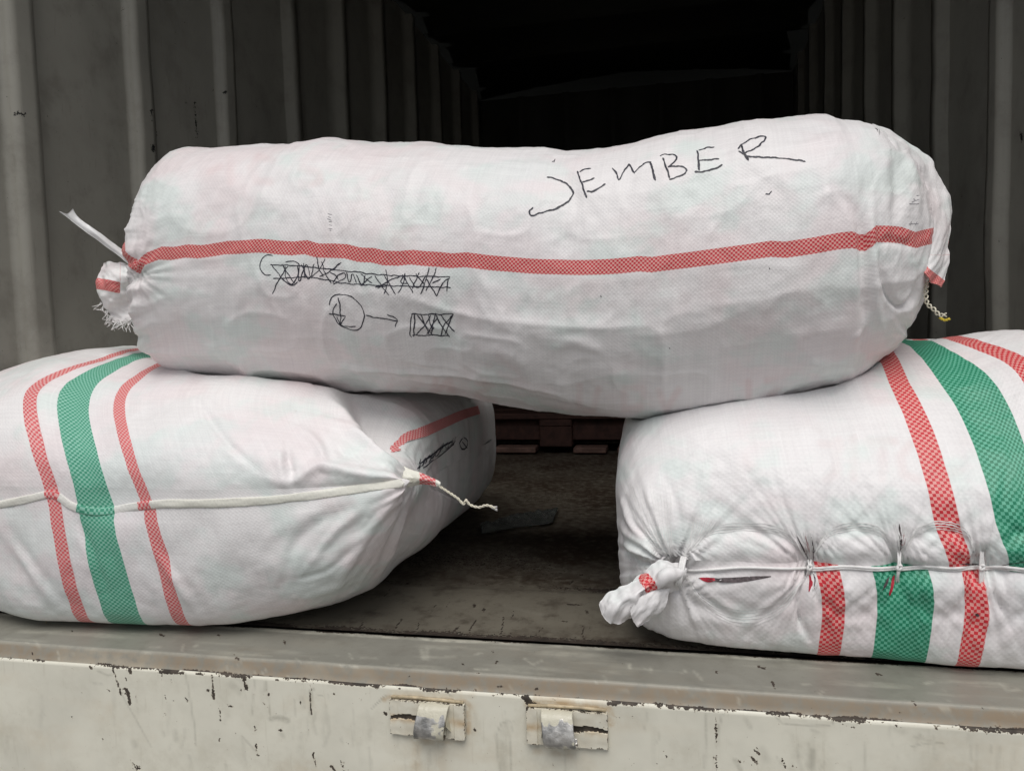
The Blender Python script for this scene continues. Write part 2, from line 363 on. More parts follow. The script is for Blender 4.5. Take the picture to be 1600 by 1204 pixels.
# floor plate
def sheet(xs, prof, fz=None):
    """profile (y,z) swept along xs"""
    P = np.array(prof); V = np.zeros((len(xs), len(P), 3)); V[..., 0] = np.array(xs)[:, None]; V[..., 1] = P[None, :, 0]; V[..., 2] = P[None, :, 1]
    return V
xs = np.arange(XL, XR+.001, .0028)
ys = np.r_[np.arange(.004, .30, .0024), np.arange(.302, .6, .012), np.arange(.61, YE, .06), YE]
V = sheet(xs, [(y, 0) for y in ys])
V[..., 2] += .0012*fbm(V[..., 0]*4, V[..., 1]*5, 3)*(V[..., 1] > .02)
# the front plate is a separate strip, lapped on the rest behind y=.20
lap = 1/(1+np.exp((V[..., 1]-.225-.006*fbm(V[..., 0]*9, V[..., 1]*0+3, 3))/.004)); V[..., 2] += .004*(lap-1)
Vf = V.reshape(-1, 3); px, py = proj(Vf)
X, Y = Vf[:, 0], Vf[:, 1]
chip = np.clip(1.25-(Y-.004)/.022, 0, 1.2)*(1+.9*fbm(X*14, Y*10+2, 3)) + .85*np.exp(-((Y-.245-.012*fbm(X*5, X*0, 3)*2)/.022)**2)*(.75+fbm(X*6, Y*30, 4)*1.4)
chip += .6*np.clip((Y-.26)/.1, 0, 1)*(.4+fbm(X*3, Y*3, 4))
fl = []
rs = np.random.RandomState(4)
for k in range(46):
    a = rs.uniform(500, 1250); b = rs.uniform(880, 1010); L = rs.uniform(4, 26); an = math.radians(rs.choice([rs.uniform(95, 125), rs.uniform(0, 30)]))
    fl.append(([(a, b), (a+L*math.cos(an), b+L*.7*math.sin(an))], rs.uniform(.7, 1.5), rs.uniform(.5, .95)))
C2b = lambda x, y: (500+x/2.963, 940+y/2.963)
for q in ([(720, 85), (675, 165)], [(850, 70), (835, 180)], [(880, 140), (860, 185)], [(630, 120), (608, 160)], [(1220, 110), (1215, 150), (1232, 190)], [(460, 95), (450, 125)], [(380, 80), (350, 120)], [(200, 95), (180, 130)]):
    fl.append(([C2b(*p) for p in q], 1.6, 1.05))
for q in ([(980, 165), (1040, 170)], [(990, 160), (1010, 185)], [(760, 35), (757, 38)], [(712, 15), (715, 20)], [(1235, 45), (1238, 48)]): fl.append(([C2b(*p) for p in q], 3., 1.05))
chip = np.maximum(chip, strokes_mask(px, py, fl))
sf = [([C2b(850, 15), C2b(960, 45), C2b(1030, 60)], 2.2, .35), ([(700, 895), (760, 905)], 6, .2), ([(860, 890), (960, 900)], 8, .22), ([(600, 935), (640, 925)], 5, .22)]
mk('floor_plate', Vf, gridf(len(xs), len(ys)), MAT['floor'], truck, attrs={'chip': np.clip(chip, 0, 1.3), 'scuff': strokes_mask(px, py, sf), 'rust': np.clip(.8-(Y-.0)/.05, 0, 1)*.8+.75*np.clip(fbm(X*5, Y*9+8, 4)*2.2, 0, 1)+.5*np.exp(-((Y-.25)/.05)**2)+.95*ramp01(Y+.02*fbm(X*8, Y*8, 3), .235, .30)})  # brown at lip and lap, plus the deep interior's shade painted behind the lap
v, f = join([boxm(XL, XR, -.113, YE, -.09, -.0125)]); mk('bed_frame', v, f, MAT['darkmetal'], truck, False)
# sill: flat grey top, rounded shoulder, brownish slope down to the panel
prof = [(-.0015, -.011), (-.0015, -.002), (-.003, -.0005), (-.006, 0)] + [(y, 0.0008*math.sin((y+.006)*30)) for y in np.arange(-.010, -.107, -.004)]
prof += [(-.109, .0000), (-.1108, -.0018), (-.1122, -.0050), (-.1137, -.0090), (-.1153, -.0135), (-.1167, -.0175), (-.119, -.0205)]
xs = np.arange(XL-.03, XR+.03, .004); V = sheet(xs, prof); V[..., 2] += .0014*fbm(V[..., 0]*6, V[..., 1]*9, 3)
V[..., 1] += .0014*fbm(V[..., 0]*25, V[..., 2]*0, 3)*(V[..., 1] > -.01)
Vf = V.reshape(-1, 3); px, py = proj(Vf); X, Y = Vf[:, 0], Vf[:, 1]
C3b = lambda x, y: (1040+x/2.857, 940+y/2.857)
C1b = lambda x, y: (x/2.963, 940+y/2.963)
sch = [([C3b(215, 300), C3b(225, 315)], 2.2, 1.1), ([C3b(478, 360), C3b(482, 385)], 2.6, 1.1), ([C3b(940, 320), C3b(965, 325)], 2.6, 1.), ([C3b(1105, 445), C3b(1115, 452)], 2.5, 1.), ([C3b(410, 290), C3b(440, 295)], 2.5, 1.), ([C2b(800, 225), C2b(805, 232)], 2.2, 1), ([C2b(658, 283), C2b(662, 286)], 2., 1.), ([C2b(818, 275), C2b(812, 300)], 1.5, 1.), ([C2b(825, 385), C2b(840, 390)], 2.2, .9), ([C2b(985, 410), C2b(1045, 412)], 1.7, 1.),
       ([C1b(740, 150), C1b(760, 158)], 2.5, 1.), ([C1b(1010, 150), C1b(1020, 158)], 2., 1.), ([C1b(1315, 180), C1b(1318, 190)], 3., 1.), ([C1b(335, 135), C1b(337, 138)], 1.7, 1.), ([C1b(900, 250), C1b(905, 254)], 1.5, .8)]
ssc = [([C2b(470, 220), C2b(480, 260)], 3.5, .55), ([C2b(495, 220), C2b(495, 262)], 3.5, .5), ([C2b(135, 240), C2b(150, 262)], 1.5, .5), ([C2b(720, 245), C2b(745, 235)], 1.7, .6), ([C2b(945, 260), C2b(985, 290), C2b(1030, 270)], 1.8, .5), ([C2b(1430, 290), C2b(1434, 300)], 3.0, 1.), ([C3b(1155, 365), C3b(1185, 360)], 2., .7), ([C3b(1500, 365), C3b(1530, 395), C3b(1580, 390)], 2.5, .5), ([C3b(130, 310), C3b(160, 345)], 2.5, .4), ([C1b(900, 205), C1b(915, 200)], 2, .5)]
rs = np.random.RandomState(77)
for k in range(60):
    a = rs.uniform(0, 1600); b = 985+a*.052+rs.uniform(0, 70); an = rs.choice([rs.uniform(-.1, .25), rs.uniform(.9, 2.2)]); L = rs.uniform(4, 30); ssc.append(([(a, b), (a+L*math.cos(an), b+L*.5*math.sin(an))], rs.uniform(.9, 2.2), rs.uniform(.2, .6)))
for k in range(26):
    a = rs.uniform(0, 1600); b = 1000+a*.052+rs.uniform(0, 60); sch.append(([(a, b), (a+rs.uniform(0, 4), b+rs.uniform(0, 3))], rs.uniform(1.2, 2.4), rs.uniform(.7, 1.05)))
edge = np.clip(1-np.abs(Y+.003)/.0065, 0, 1)*(.95+2.2*fbm(X*30, X*0, 4)); low = np.clip(1-np.abs(Vf[:, 2]+.0215)/.0040, 0, 1)*(.75+1.9*fbm(X*22, X*0+7, 4))
sc = strokes_mask(px, py, ssc)+np.clip(1-np.abs(Y+.010)/.008, 0, 1)*(1.0+2.2*fbm(X*25, Y*50, 3))+.5*np.clip(fbm(X*9, Y*60+3, 4)*2-.25, 0, 1) + .35*np.clip(1-np.abs(Y+.110)/.002, 0, 1)
mk('sill', Vf, gridf(*V.shape[:2]), MAT['sill'], truck, attrs={'chip': np.maximum(strokes_mask(px, py, sch), np.maximum(edge, low)), 'scuff': np.clip(sc, 0, 1), 'rust': np.clip((-.110-Y)/.002, 0, 1)*.95+np.clip(fbm(X*5, Y*12, 3), 0, 1)*.5})
# cream rear panel
zz = np.r_[np.arange(-.0195, -.155, -.0022), np.arange(-.17, -.42, -.02)]
xs = np.arange(XL-.03, XR+.03, .003)
V = np.zeros((len(xs), len(zz), 3)); V[..., 0] = xs[:, None]; V[..., 2] = zz[None]; V[..., 1] = -.121
top = np.clip((zz+.0235)/.004, 0, 1); V[..., 1] += top[None]*.004
V[..., 1] += .0022*fbm(V[..., 0]*3, V[..., 2]*5, 3)
Vf = V.reshape(-1, 3); px, py = proj(Vf); X, Z = Vf[:, 0], Vf[:, 2]
ch = []; scf = []; ru = []
for q, w, a in (([(520, 300), (545, 380), (560, 420)], 1.7, 1.), ([(580, 350), (586, 365)], 1.8, 1.1), ([(580, 400), (595, 430), (603, 470)], 3.4, 1.05), ([(750, 335), (760, 400)], 1.3, .6), ([(765, 430), (765, 480)], 2.2, .6), ([(985, 390), (990, 450)], 2.8, 1.1), ([(980, 340), (982, 380)], 1.4, .9), ([(1055, 478), (1075, 484)], 1.8, 1.1), ([(1130, 350), (1140, 400)], 4., 1.1), ([(1070, 345), (1160, 348)], 1.7, 1.), ([(1095, 400), (1120, 405)], 3, .6), ([(1243, 425), (1245, 432)], 1.7, 1.1), ([(1440, 400), (1438, 518)], 1.5, 1.1), ([(1180, 575), (1176, 610)], 1.4, .9), ([(1185, 650), (1192, 710)], 2.2, .75), ([(1015, 480), (1020, 550)], 1.2, .85), ([(1012, 620), (1025, 670)], 1.2, .8), ([(1443, 685), (1465, 760)], 1.9, .95), ([(1285, 590), (1310, 595)], 1.9, .95), ([(520, 295), (600, 300), (850, 325)], 2.6, .85), ([(600, 310), (605, 325)], 3.5, 1.), ([(740, 325), (840, 330)], 2.6, 1.1), ([(415, 295), (425, 310)], 2.2, 1.), ([(150, 268), (210, 272)], 2., .9), ([(905, 330), (940, 335)], 2.3, 1.), ([(495, 400), (508, 412)], 1.3, .8), ([(600, 760), (670, 755)], 2.2, .7), ([(1364, 372), (1366, 376)], 1.7, 1.), ([(1535, 760), (1550, 775)], 3, .8), ([(1585, 740), (1590, 780)], 3, .8), ([(1275, 355), (1285, 362)], 2, 1)):
    ch.append(([C1b(*p) for p in q], w, a))
for q, w, a in (([(860, 330), (905, 600), (905, 660)], 1.6, .5), ([(560, 420), (650, 580), (700, 670)], 1.5, .45), ([(1255, 540), (1300, 535), (1330, 548)], 4.5, .8), ([(1300, 610), (1310, 620)], 4., .5), ([(1230, 370), (1230, 410)], 2.5, .55), ([(1240, 430), (1248, 520)], 1.5, .6), ([(1180, 360), (1165, 530)], 1.5, .5), ([(1455, 400), (1442, 410)], 2.4, .9), ([(1440, 410), (1438, 515)], 2.6, .9), ([(1470, 430), (1495, 434)], 1.2, .5), ([(1365, 450), (1365, 530)], 1.2, .45), ([(1428, 520), (1422, 640)], 1.3, .35), ([(620, 650), (625, 665)], 5, .4), ([(810, 600), (815, 635)], 5, .4), ([(755, 600), (760, 615)], 3, .35), ([(875, 710), (880, 740)], 3, .35), ([(540, 760), (560, 765)], 3, .4), ([(1120, 620), (1185, 690)], 2, .4), ([(790, 660), (785, 680)], 3, .3), ([(430, 375), (470, 378)], 1.6, .45), ([(455, 320), (500, 340), (520, 335)], 2, .5), ([(1070, 380), (1110, 410)], 6, .4), ([(1150, 390), (1095, 350)], 3, .3), ([(1045, 750), (1045, 775)], 2, .5)):
    scf.append(([C1b(*p) for p in q], w, a))
for q, w, a in (([(0, 360), (130, 362)], 2., .9), ([(260, 390), (270, 395)], 2.8, 1.), ([(320, 370), (325, 375)], 2., 1.), ([(620, 395), (880, 412)], 1.7, 1.1), ([(790, 428), (870, 430)], 2., 1.), ([(950, 440), (975, 470), (990, 478)], 7, 1.25), ([(1330, 470), (1370, 472)], 3.2, 1.15), ([(1560, 465), (1595, 470)], 2, 1.), ([(300, 512), (306, 520)], 2.6, 1.15), ([(900, 430), (930, 436)], 1.5, 1), ([(1545, 752), (1560, 748)], 2.2, .9), ([(50, 760), (70, 780)], 2.5, .8), ([(540, 395), (560, 400)], 2.6, .9), ([(1430, 525), (1436, 532)], 1.3, .7), ([(212, 680), (218, 690)], 1.2, .8), ([(140, 572), (148, 574)], 1.4, .7), ([(360, 395), (375, 402)], 2, 1), ([(1180, 430), (1220, 436)], 1.6, .9)):
    ch.append(([C2b(*p) for p in q], w, a))
for q, w, a in (([(305, 430), (235, 495)], 1.3, .8), ([(880, 550), (840, 560), (815, 620), (820, 690), (835, 780)], 2., .6), ([(865, 560), (855, 620), (850, 780)], 7., .40), ([(895, 550), (885, 600), (880, 650), (885, 780)], 1.6, .55), ([(840, 600), (838, 780)], 5, .4), ([(455, 650), (440, 780)], 1.6, .3), ([(510, 700), (500, 780)], 1.5, .3), ([(590, 420), (605, 435)], 1.6, .8)):
    scf.append(([C2b(*p) for p in q], w, a))
for q, w, a in (([(300, 450), (320, 440), (670, 462), (690, 480), (685, 600)], 5, .85), ([(440, 640), (560, 640), (640, 635)], 7, .45), ([(450, 650), (445, 780)], 8, .32), ([(560, 650), (560, 770)], 9, .2), ([(960, 470), (1150, 470), (1340, 500), (1350, 560)], 6, .9), ([(1000, 690), (1160, 700)], 6, .35), ([(700, 480), (720, 600)], 8, .22), ([(620, 400), (700, 430)], 8, .25), ([(1000, 440), (1300, 470)], 7, .4), ([(330, 430), (660, 440)], 8, .35)):
    ru.append(([C2b(*p) for p in q], w, a))
for q, w, a in (([(90, 470), (100, 478)], 3, 1.), ([(165, 478), (215, 484)], 2.7, 1.2), ([(225, 510), (225, 640)], 1.5, .72), ([(220, 680), (225, 750)], 3.2, .7), ([(400, 625), (404, 650)], 1.5, 1), ([(380, 690), (410, 720)], 3, .8), ([(395, 660), (420, 680)], 2.6, .75), ([(905, 522), (970, 527)], 2.7, 1.2), ([(450, 495), (550, 502)], 1.8, 1.), ([(480, 478), (740, 495)], 1.6, 1.), ([(320, 710), (345, 712)], 2.5, .9), ([(520, 700), (535, 740)], 2., .75), ([(565, 730), (590, 740)], 2.5, .75), ([(1200, 655), (1205, 665)], 1.5, .9), ([(1265, 662), (1268, 668)], 1.5, .9), ([(790, 550), (840, 558)], 1.6, .85), ([(1020, 545), (1050, 560)], 2.5, .6), ([(1350, 545), (1430, 550), (1600, 560)], 3, .75), ([(1195, 545), (1215, 570)], 3., .6), ([(870, 700), (876, 715)], 1.4, .7), ([(3, 688), (8, 692)], 2, 1.)):
    ch.append(([C3b(*p) for p in q], w, a))
for q, w, a in (([(180, 500), (175, 740)], 2, .6), ([(255, 500), (235, 560), (230, 650)], 2, .6), ([(480, 500), (520, 540), (600, 548), (740, 552), (748, 520)], 1.8, .7), ([(655, 665), (650, 740)], 6, .75), ([(590, 650), (592, 690)], 4, .55), ([(360, 525), (380, 560)], 4, .4), ([(430, 660), (450, 700)], 8, .3), ([(1095, 645), (1160, 630), (1240, 628)], 1.8, .6), ([(1110, 600), (1180, 620)], 3, .4), ([(1135, 590), (1125, 640)], 2, .5), ([(1000, 545), (1008, 640)], 2, .3), ([(1195, 600), (1205, 700)], 3, .3), ([(720, 700), (690, 745)], 2, .3), ([(1490, 650), (1480, 740)], 4, .25), ([(310, 705), (335, 750)], 4, .6), ([(500, 695), (520, 720)], 3, .5), ([(650, 570), (680, 580)], 3, .35), ([(280, 620), (285, 630)], 4, .3), ([(1025, 560), (1060, 575)], 6, .35)):
    scf.append(([C3b(*p) for p in q], w, a))
edge = np.clip(1-(-.0195-Z)/.0075, 0, 1)*(.85+2.2*fbm(X*16, X*0+3, 4))*np.clip((X+1.05)/.4, .4, 1)
rs = np.random.RandomState(31)
for k in range(60):
    a = rs.uniform(0, 1600); b = 1060+a*.045+abs(rs.normal(0, 55)); L = rs.uniform(5, 60); scf.append(([(a, b), (a+rs.uniform(-4, 4), b+L*.5), (a+rs.uniform(-6, 6), b+L)], rs.uniform(1., 4.5), rs.uniform(.12, .38)))
for k in range(46):
    a = rs.uniform(0, 1600); b = 1040+a*.072+abs(rs.normal(0, 40)); L = rs.uniform(0, 5); ch.append(([(a, b), (a+L*.4, b+L)], rs.uniform(1., 2.), rs.uniform(.6, 1.)))
chip = np.maximum(strokes_mask(px, py, ch), edge)
mk('rear_panel', Vf, gridf(*V.shape[:2]), MAT['panel'], truck, attrs={'chip': chip, 'scuff': np.clip(strokes_mask(px, py, scf), 0, 1), 'rust': np.clip(strokes_mask(px, py, ru)+np.clip(fbm(X*6, Z*20, 3)-.1, 0, 1)*.5, 0, 1)})

# latches on the panel
def latch(cx, cy, flip, label):
    c = at(cx, cy, -.1245); lt = bpy.data.objects.new('latch', None); COL.objects.link(lt); lt.parent = truck; lt.location = c-wloc(truck); lt['label'] = label
    s = -1 if flip else 1; Y0 = -.124; W = .052; H = .0235
    def A(V):
        V = np.asarray(V, float).copy(); V[:, 0] *= s; return V+np.array([c[0], Y0, c[2]])
    def flipf(f): return [list(q)[::-1] for q in f] if flip else f
    def attrs(V, seed):
        X, Z = V[:, 0], V[:, 2]; d = np.minimum(W-np.abs(X-c[0]), H-np.abs(Z-c[2]))
        return {'chip': np.clip(.62-np.abs(d)/.004, 0, 1)+.25*fbm(X*120+seed, Z*120, 3), 'scuff': np.zeros(len(V)), 'rust': np.clip(.8-np.abs(Z-c[2]+.001)/.010, 0, 1)+.2}
    # plate: dense front face with a slot cut in one end
    nx, nz = 70, 34; xx = np.linspace(-W, W, nx); z2 = np.linspace(-H, H, nz)
    G = np.zeros((nx, nz, 3)); G[..., 0] = xx[:, None]; G[..., 2] = z2[None]
    slot = lambda x, z: (x < -.006)*(np.abs(z-(.001+.0015*np.sin(x*160)))<(.0022+.0022*np.clip((x+W)/.046, 0, 1)))
    inslot = slot(G[..., 0], G[..., 2])
    G[..., 1] = -.0035-.0022*fbm(G[..., 0]*50, G[..., 2]*50, 2)-.0016*(G[..., 0] > .038)+inslot*.0033
    G[..., 0] += .0008*fbm(G[..., 2]*200, G[..., 0]*0, 2); G[..., 2] += .0012*fbm(G[..., 0]*90, G[..., 0]*0+4, 3)
    Vp = G.reshape(-1, 3); fc = gridf(nx, nz)[:, ::-1].tolist()
    # rim back to the panel
    ring = [i*nz for i in range(nx)]+[(nx-1)*nz+j for j in range(1, nz)]+[i*nz+nz-1 for i in range(nx-2, -1, -1)]+[j for j in range(nz-2, 0, -1)]
    b = len(Vp); back = Vp[ring].copy(); back[:, 1] = .002; n = len(ring)
    fc += [[ring[i], ring[(i+1) % n], b+(i+1) % n, b+i] for i in range(n)]
    Vp = np.vstack([Vp, back]); Vw = A(Vp); at_ = attrs(Vw, cx)
    m = np.r_[inslot.ravel(), np.zeros(n)]; at_['chip'] = np.maximum(at_['chip'], m*1.3)
    mk('plate', Vw, flipf(fc), MAT['panel'], lt, smooth=False, attrs=at_)
    # bent steel tongue: leaves the plate at the top, comes forward and curls in at the bottom
    pr = [(.000, .0195), (-.003, .021), (-.009, .0185), (-.0135, .011), (-.0170, .002), (-.0190, -.007), (-.0185, -.013), (-.0155, -.0175), (-.011, -.0185), (-.007, -.016), (-.005, -.011)]
    pr = cat(pr, 34); xx = np.linspace(-.0085, .032, 30)
    G = np.zeros((30, 34, 3)); G[..., 0] = xx[:, None]; G[..., 1] = pr[None, :, 0]; G[..., 2] = pr[None, :, 1]
    sk = (pr[:, 1]-.02)/.04; G[..., 0] += -(sk[None]**1)*-.006*1.0; G[..., 1] += .0012*fbm(G[..., 0]*80, G[..., 2]*80+cx, 3); G[..., 2] += .0010*fbm(G[..., 0]*60+9, G[..., 2]*30, 2)
    Vt = A(G.reshape(-1, 3)); ft = gridf(30, 34)[:, ::-1]
    Z = Vt[:, 2]-c[2]; X = Vt[:, 0]-c[0]
    wear = np.clip((.017-Z)/.012, 0, 1)+1.2*fbm(X*70+cx, Z*70, 3)
    o = mk('tongue', Vt, (ft[:, ::-1] if flip else ft), MAT['tongue'], lt, attrs={'chip': np.clip(.75-np.minimum(np.abs(Z+.0175)/.0035, 9), 0, 1)+.2*fbm(X*150, Z*150, 3), 'wear': np.clip(wear, 0, 1)})
    md = o.modifiers.new('thickness', 'SOLIDIFY'); md.thickness = .0028
    # gusset between tongue and plate
    v = [(.0285, -.001, .018), (.0285, -.011, .0165), (.034, -.002, -.0165), (.030, -.0155, -.001)]
    Vg = A(v); mk('gusset', Vg, flipf([[0, 1, 3, 2]]), MAT['panelplain'], lt, False)
    # pressed ridge over the plate
    path = np.array([(-.050, 0, .0265), (-.02, 0, .0275), (.02, 0, .0270), (.050, 0, .0255)]); v, f = tube(A(path), .0021, 8)
    mk('ridge', v, f, MAT['panelrust'], lt)
def tongue_mat():
    m = M('worn_latch_steel', .35, 0, .5); w = m.attr('wear'); P = m.pos(); n = m.noise(P, 130, 5, .65)
    k = m.ramp(m.math('ADD', w, m.math('SUBTRACT', n, .5)), .42, .55)
    st = m.mix(m.ramp(m.noise(P, 60, 4), .35, .65), (.34, .335, .325), (.66, .64, .61))
    c = m.mix(k, (.60, .57, .46), st); c = m.mix(m.ramp(m.math('ADD', m.attr('chip'), m.math('SUBTRACT', n, .5)), .45, .6), c, (.07, .055, .04)); m.color(c)
    m.put(m.b, 'Metallic', m.math('MULTIPLY', k, .75)); m.bump(n, .0012, .8); return m.m
MAT['tongue'] = tongue_mat()
MAT['panelplain'] = simple('cream_paint', (.58, .55, .43), .45, var=.2, scale=90, bump=.0006)
MAT['panelrust'] = simple('cream_paint_rusty', (.50, .41, .27), .5, var=.25, scale=90, bump=.0006)
latch(668, 1122, False, 'left latch with its slot on the left of the bare steel tongue')
latch(886, 1136, True, 'right latch with its slot on the right of the scuffed steel tongue')

# ------------------------------------------------------------------ top sack
YC = .200     # depth of the axis behind the sill
TOPL = [(192, 345), (193, 315), (205, 285), (228, 258), (258, 240), (300, 231), (360, 229), (460, 218), (540, 213), (590, 221), (700, 225), (800, 232), (880, 233), (960, 227), (1050, 209), (1150, 194), (1250, 184), (1300, 185), (1350, 192), (1400, 213), (1440, 248), (1466, 290), (1482, 335), (1480, 372)]
BOTL = [(192, 345), (198, 400), (214, 445), (216, 500), (222, 540), (240, 575), (290, 588), (350, 596), (440, 606), (560, 612), (700, 622), (800, 640), (900, 651), (1000, 655), (1100, 648), (1200, 636), (1300, 616), (1370, 585), (1415, 550), (1445, 505), (1468, 440), (1480, 372)]
def bypar(Q):
    d = np.r_[0, np.cumsum(np.linalg.norm(np.diff(Q, axis=0), axis=1))]; return d/d[-1]
NP, NT = 620, 440
def top_shape(TQ, BQ, NP, NT):
    """closed sack surface from an upper and a lower outline standing in the plane of its axis"""
    tsp = np.linspace(0, 1, NP)
    Tq = np.array([at(a, b, YC) for a, b in cat(TQ, 700)])[:, [0, 2]]; Bq = np.array([at(a, b, YC) for a, b in cat(BQ, 700)])[:, [0, 2]]
    dT, dB = bypar(Tq), bypar(Bq)
    Ts = np.stack([np.interp(tsp, dT, Tq[:, k]) for k in (0, 1)], 1); Bs = np.stack([np.interp(tsp, dB, Bq[:, k]) for k in (0, 1)], 1)
    Cs = (Ts+Bs)/2; Hs = (Ts-Bs)/2; hl = np.linalg.norm(Hs, axis=1); hm = hl.max()
    dep = .205*np.clip(hl/(hm*.93), 0, 1.02)**.9
    th = np.linspace(0, 2*math.pi, NT); ct = -np.cos(th-math.pi); st = np.sin(th-math.pi)
    ex = 2/2.25; cx_ = np.sign(ct)*np.abs(ct)**ex; sx_ = np.sign(st)*np.abs(st)**ex
    P = np.zeros((NP, NT, 3))
    P[..., 0] = Cs[:, None, 0]+Hs[:, None, 0]*sx_[None]; P[..., 2] = Cs[:, None, 1]+Hs[:, None, 1]*sx_[None]; P[..., 1] = YC-dep[:, None]*cx_[None]*-1
    return P, Cs, Hs, hl, dep
# the outlines seen in the photograph are those of the swelling front; settle the outlines of the axis plane to give them
TQ, BQ = np.array(cat(TOPL, 60)), np.array(cat(BOTL, 60)); t0, b0 = TQ.copy(), BQ.copy()
xlo, xhi = min(t0[:, 0].min(), b0[:, 0].min()), max(t0[:, 0].max(), b0[:, 0].max())
for it in range(6):
    P = top_shape(TQ, BQ, 160, 90)[0]; px, py = proj(P.reshape(-1, 3)); lo, hi = px.min(), px.max()
    a0, a1 = min(TQ[:, 0].min(), BQ[:, 0].min()), max(TQ[:, 0].max(), BQ[:, 0].max())
    n0, n1 = a0+(xlo-lo), a1+(xhi-hi)
    for Q in (TQ, BQ): Q[:, 0] = n0+(Q[:, 0]-a0)*(n1-n0)/(a1-a0)
    bins = np.linspace(xlo+25, xhi-25, 40); up = np.zeros(40); dn = np.zeros(40)
    for i, c in enumerate(bins):
        m = np.abs(px-c) < 18; up[i] = py[m].min(); dn[i] = py[m].max()
    e = np.interp(bins, t0[:, 0], t0[:, 1])-up; TQ[1:-1, 1] += .8*np.interp(TQ[1:-1, 0], bins, e)*taper(np.linspace(0, 1, 58), .06)
    e = np.interp(bins, b0[:, 0], b0[:, 1])-dn; BQ[1:-1, 1] += .8*np.interp(BQ[1:-1, 0], bins, e)*taper(np.linspace(0, 1, 58), .06)
P, Cs, Hs, hl, dep = top_shape(TQ, BQ, NP, NT)
def arcl(P, axis):
    d = np.linalg.norm(np.diff(P, axis=axis), axis=-1); z = np.zeros_like(np.take(d, [0], axis)); return np.concatenate([z, np.cumsum(d, axis)], axis)
Sg = arcl(P, 0); mid = NT//2
S = np.repeat(Sg[:, mid:mid+1], NT, 1)
Tt = arcl(P[:, :], 1); Tt = Tt-Tt[:, mid:mid+1]
def fix_dir(N, P):
    c = P.reshape(-1, 3).mean(0); return N if ((P-c)*N).sum() > 0 else -N
N = fix_dir(gnormals(P), P)
px, py = proj(P.reshape(-1, 3)); px = px.reshape(NP, NT); py = py.reshape(NP, NT)
front = np.clip((-N[..., 1]+.25)*2, 0, 1)
D = .009*fbm(S*4.5, Tt*5+3, 2)+.0026*fbm(S*14+4, Tt*13, 3)
D += .0011*fbm(S*60, Tt*45, 3)
# packed lumps showing along the lower half
D += .0055*(ridge(S*6+2, Tt*8, 2)-.7)*np.clip((py-430)/120, 0, 1)*front+.0022*(ridge(S*8+5, Tt*9+3, 2)-.6)*front
# long slack drapes
D += .0022*(ridge(S*9+Tt*6, Tt*2.0+7, 2))*np.clip(fbm(S*2.2, Tt*3+4, 2)*3, 0, 1)
# puckers at the tied left end
dK = np.hypot(px-205, py-430); aK = np.arctan2(py-430, px-205)
D += .0022*np.exp(-dK/40)*(np.sin(aK*15+2.2*np.sin(aK*3))+.6*np.sin(aK*27+1))*front
D -= .009*np.exp(-(dK/20)**2)
xe = np.clip(1-(px-190)/75, 0, 1)**1.3
D += xe*.0026*np.sin(py/5.2+3*fbm(px/30, py/30, 2)+px/14)*np.clip((py-300)/90, 0, 1)*front
D += xe*.0020*(ridge(px/26, py/11, 2)-.5)*front
# right end: slanting folds towards the sewn edge
def cr(pts, w, sy, asy=0.):
    global D
    D = D+crease(px, py, pts, w, sy, asy)*front
cr([(1305, 305), (1328, 325), (1340, 365), (1344, 430), (1347, 500), (1340, 570)], 9, -.0040, .0040)
cr([(1362, 300), (1358, 350), (1360, 420), (1368, 480), (1385, 540)], 8, .0042, -.0020)
cr([(1372, 395), (1375, 430), (1388, 465), (1410, 485), (1432, 470), (1442, 420)], 6, -.0058, .0040)
cr([(1366, 385), (1390, 376), (1430, 385)], 6, -.0040, .0)
cr([(1330, 530), (1348, 515), (1352, 490)], 6, .0045, 0)
cr([(1390, 250), (1398, 300), (1392, 350)], 11, -.0042, .003)
cr([(1415, 240), (1428, 290), (1436, 350)], 8, .0032)
cr([(1270, 320), (1300, 300), (1322, 305)], 8, .0020)
cr([(1405, 500), (1425, 530), (1400, 575)], 7, -.003, .002)
cr([(1240, 560), (1300, 575), (1360, 560)], 12, .003)
re = np.clip((px-1290)/130, 0, 1)
D += re*.0013*(ridge(px/19+py/60, py/55, 3)-.8)*front
D += re*.0008*fbm(px/7, py/10, 3)
# soft sags elsewhere
cr([(880, 260), (900, 330), (880, 420)], 34, -.005); cr([(560, 230), (600, 300), (640, 360)], 26, -.003); cr([(300, 250), (380, 300), (480, 330)], 22, .0025)
cr([(920, 560), (1000, 575), (1060, 600)], 16, -.003); cr([(740, 545), (800, 560), (830, 600)], 14, .0035); cr([(860, 545), (900, 535), (960, 560)], 10, .0028); cr([(430, 560), (520, 570), (610, 600)], 14, -.0022)
P2 = P+N*D[..., None]
topsack = empty('white_sack', (float(Cs[NP//2, 0]), YC, float((Cs[:, 1]-hl).min())), 'long stuffed white sack lying across the two lower sacks with JEMBER written on it', 'sack')
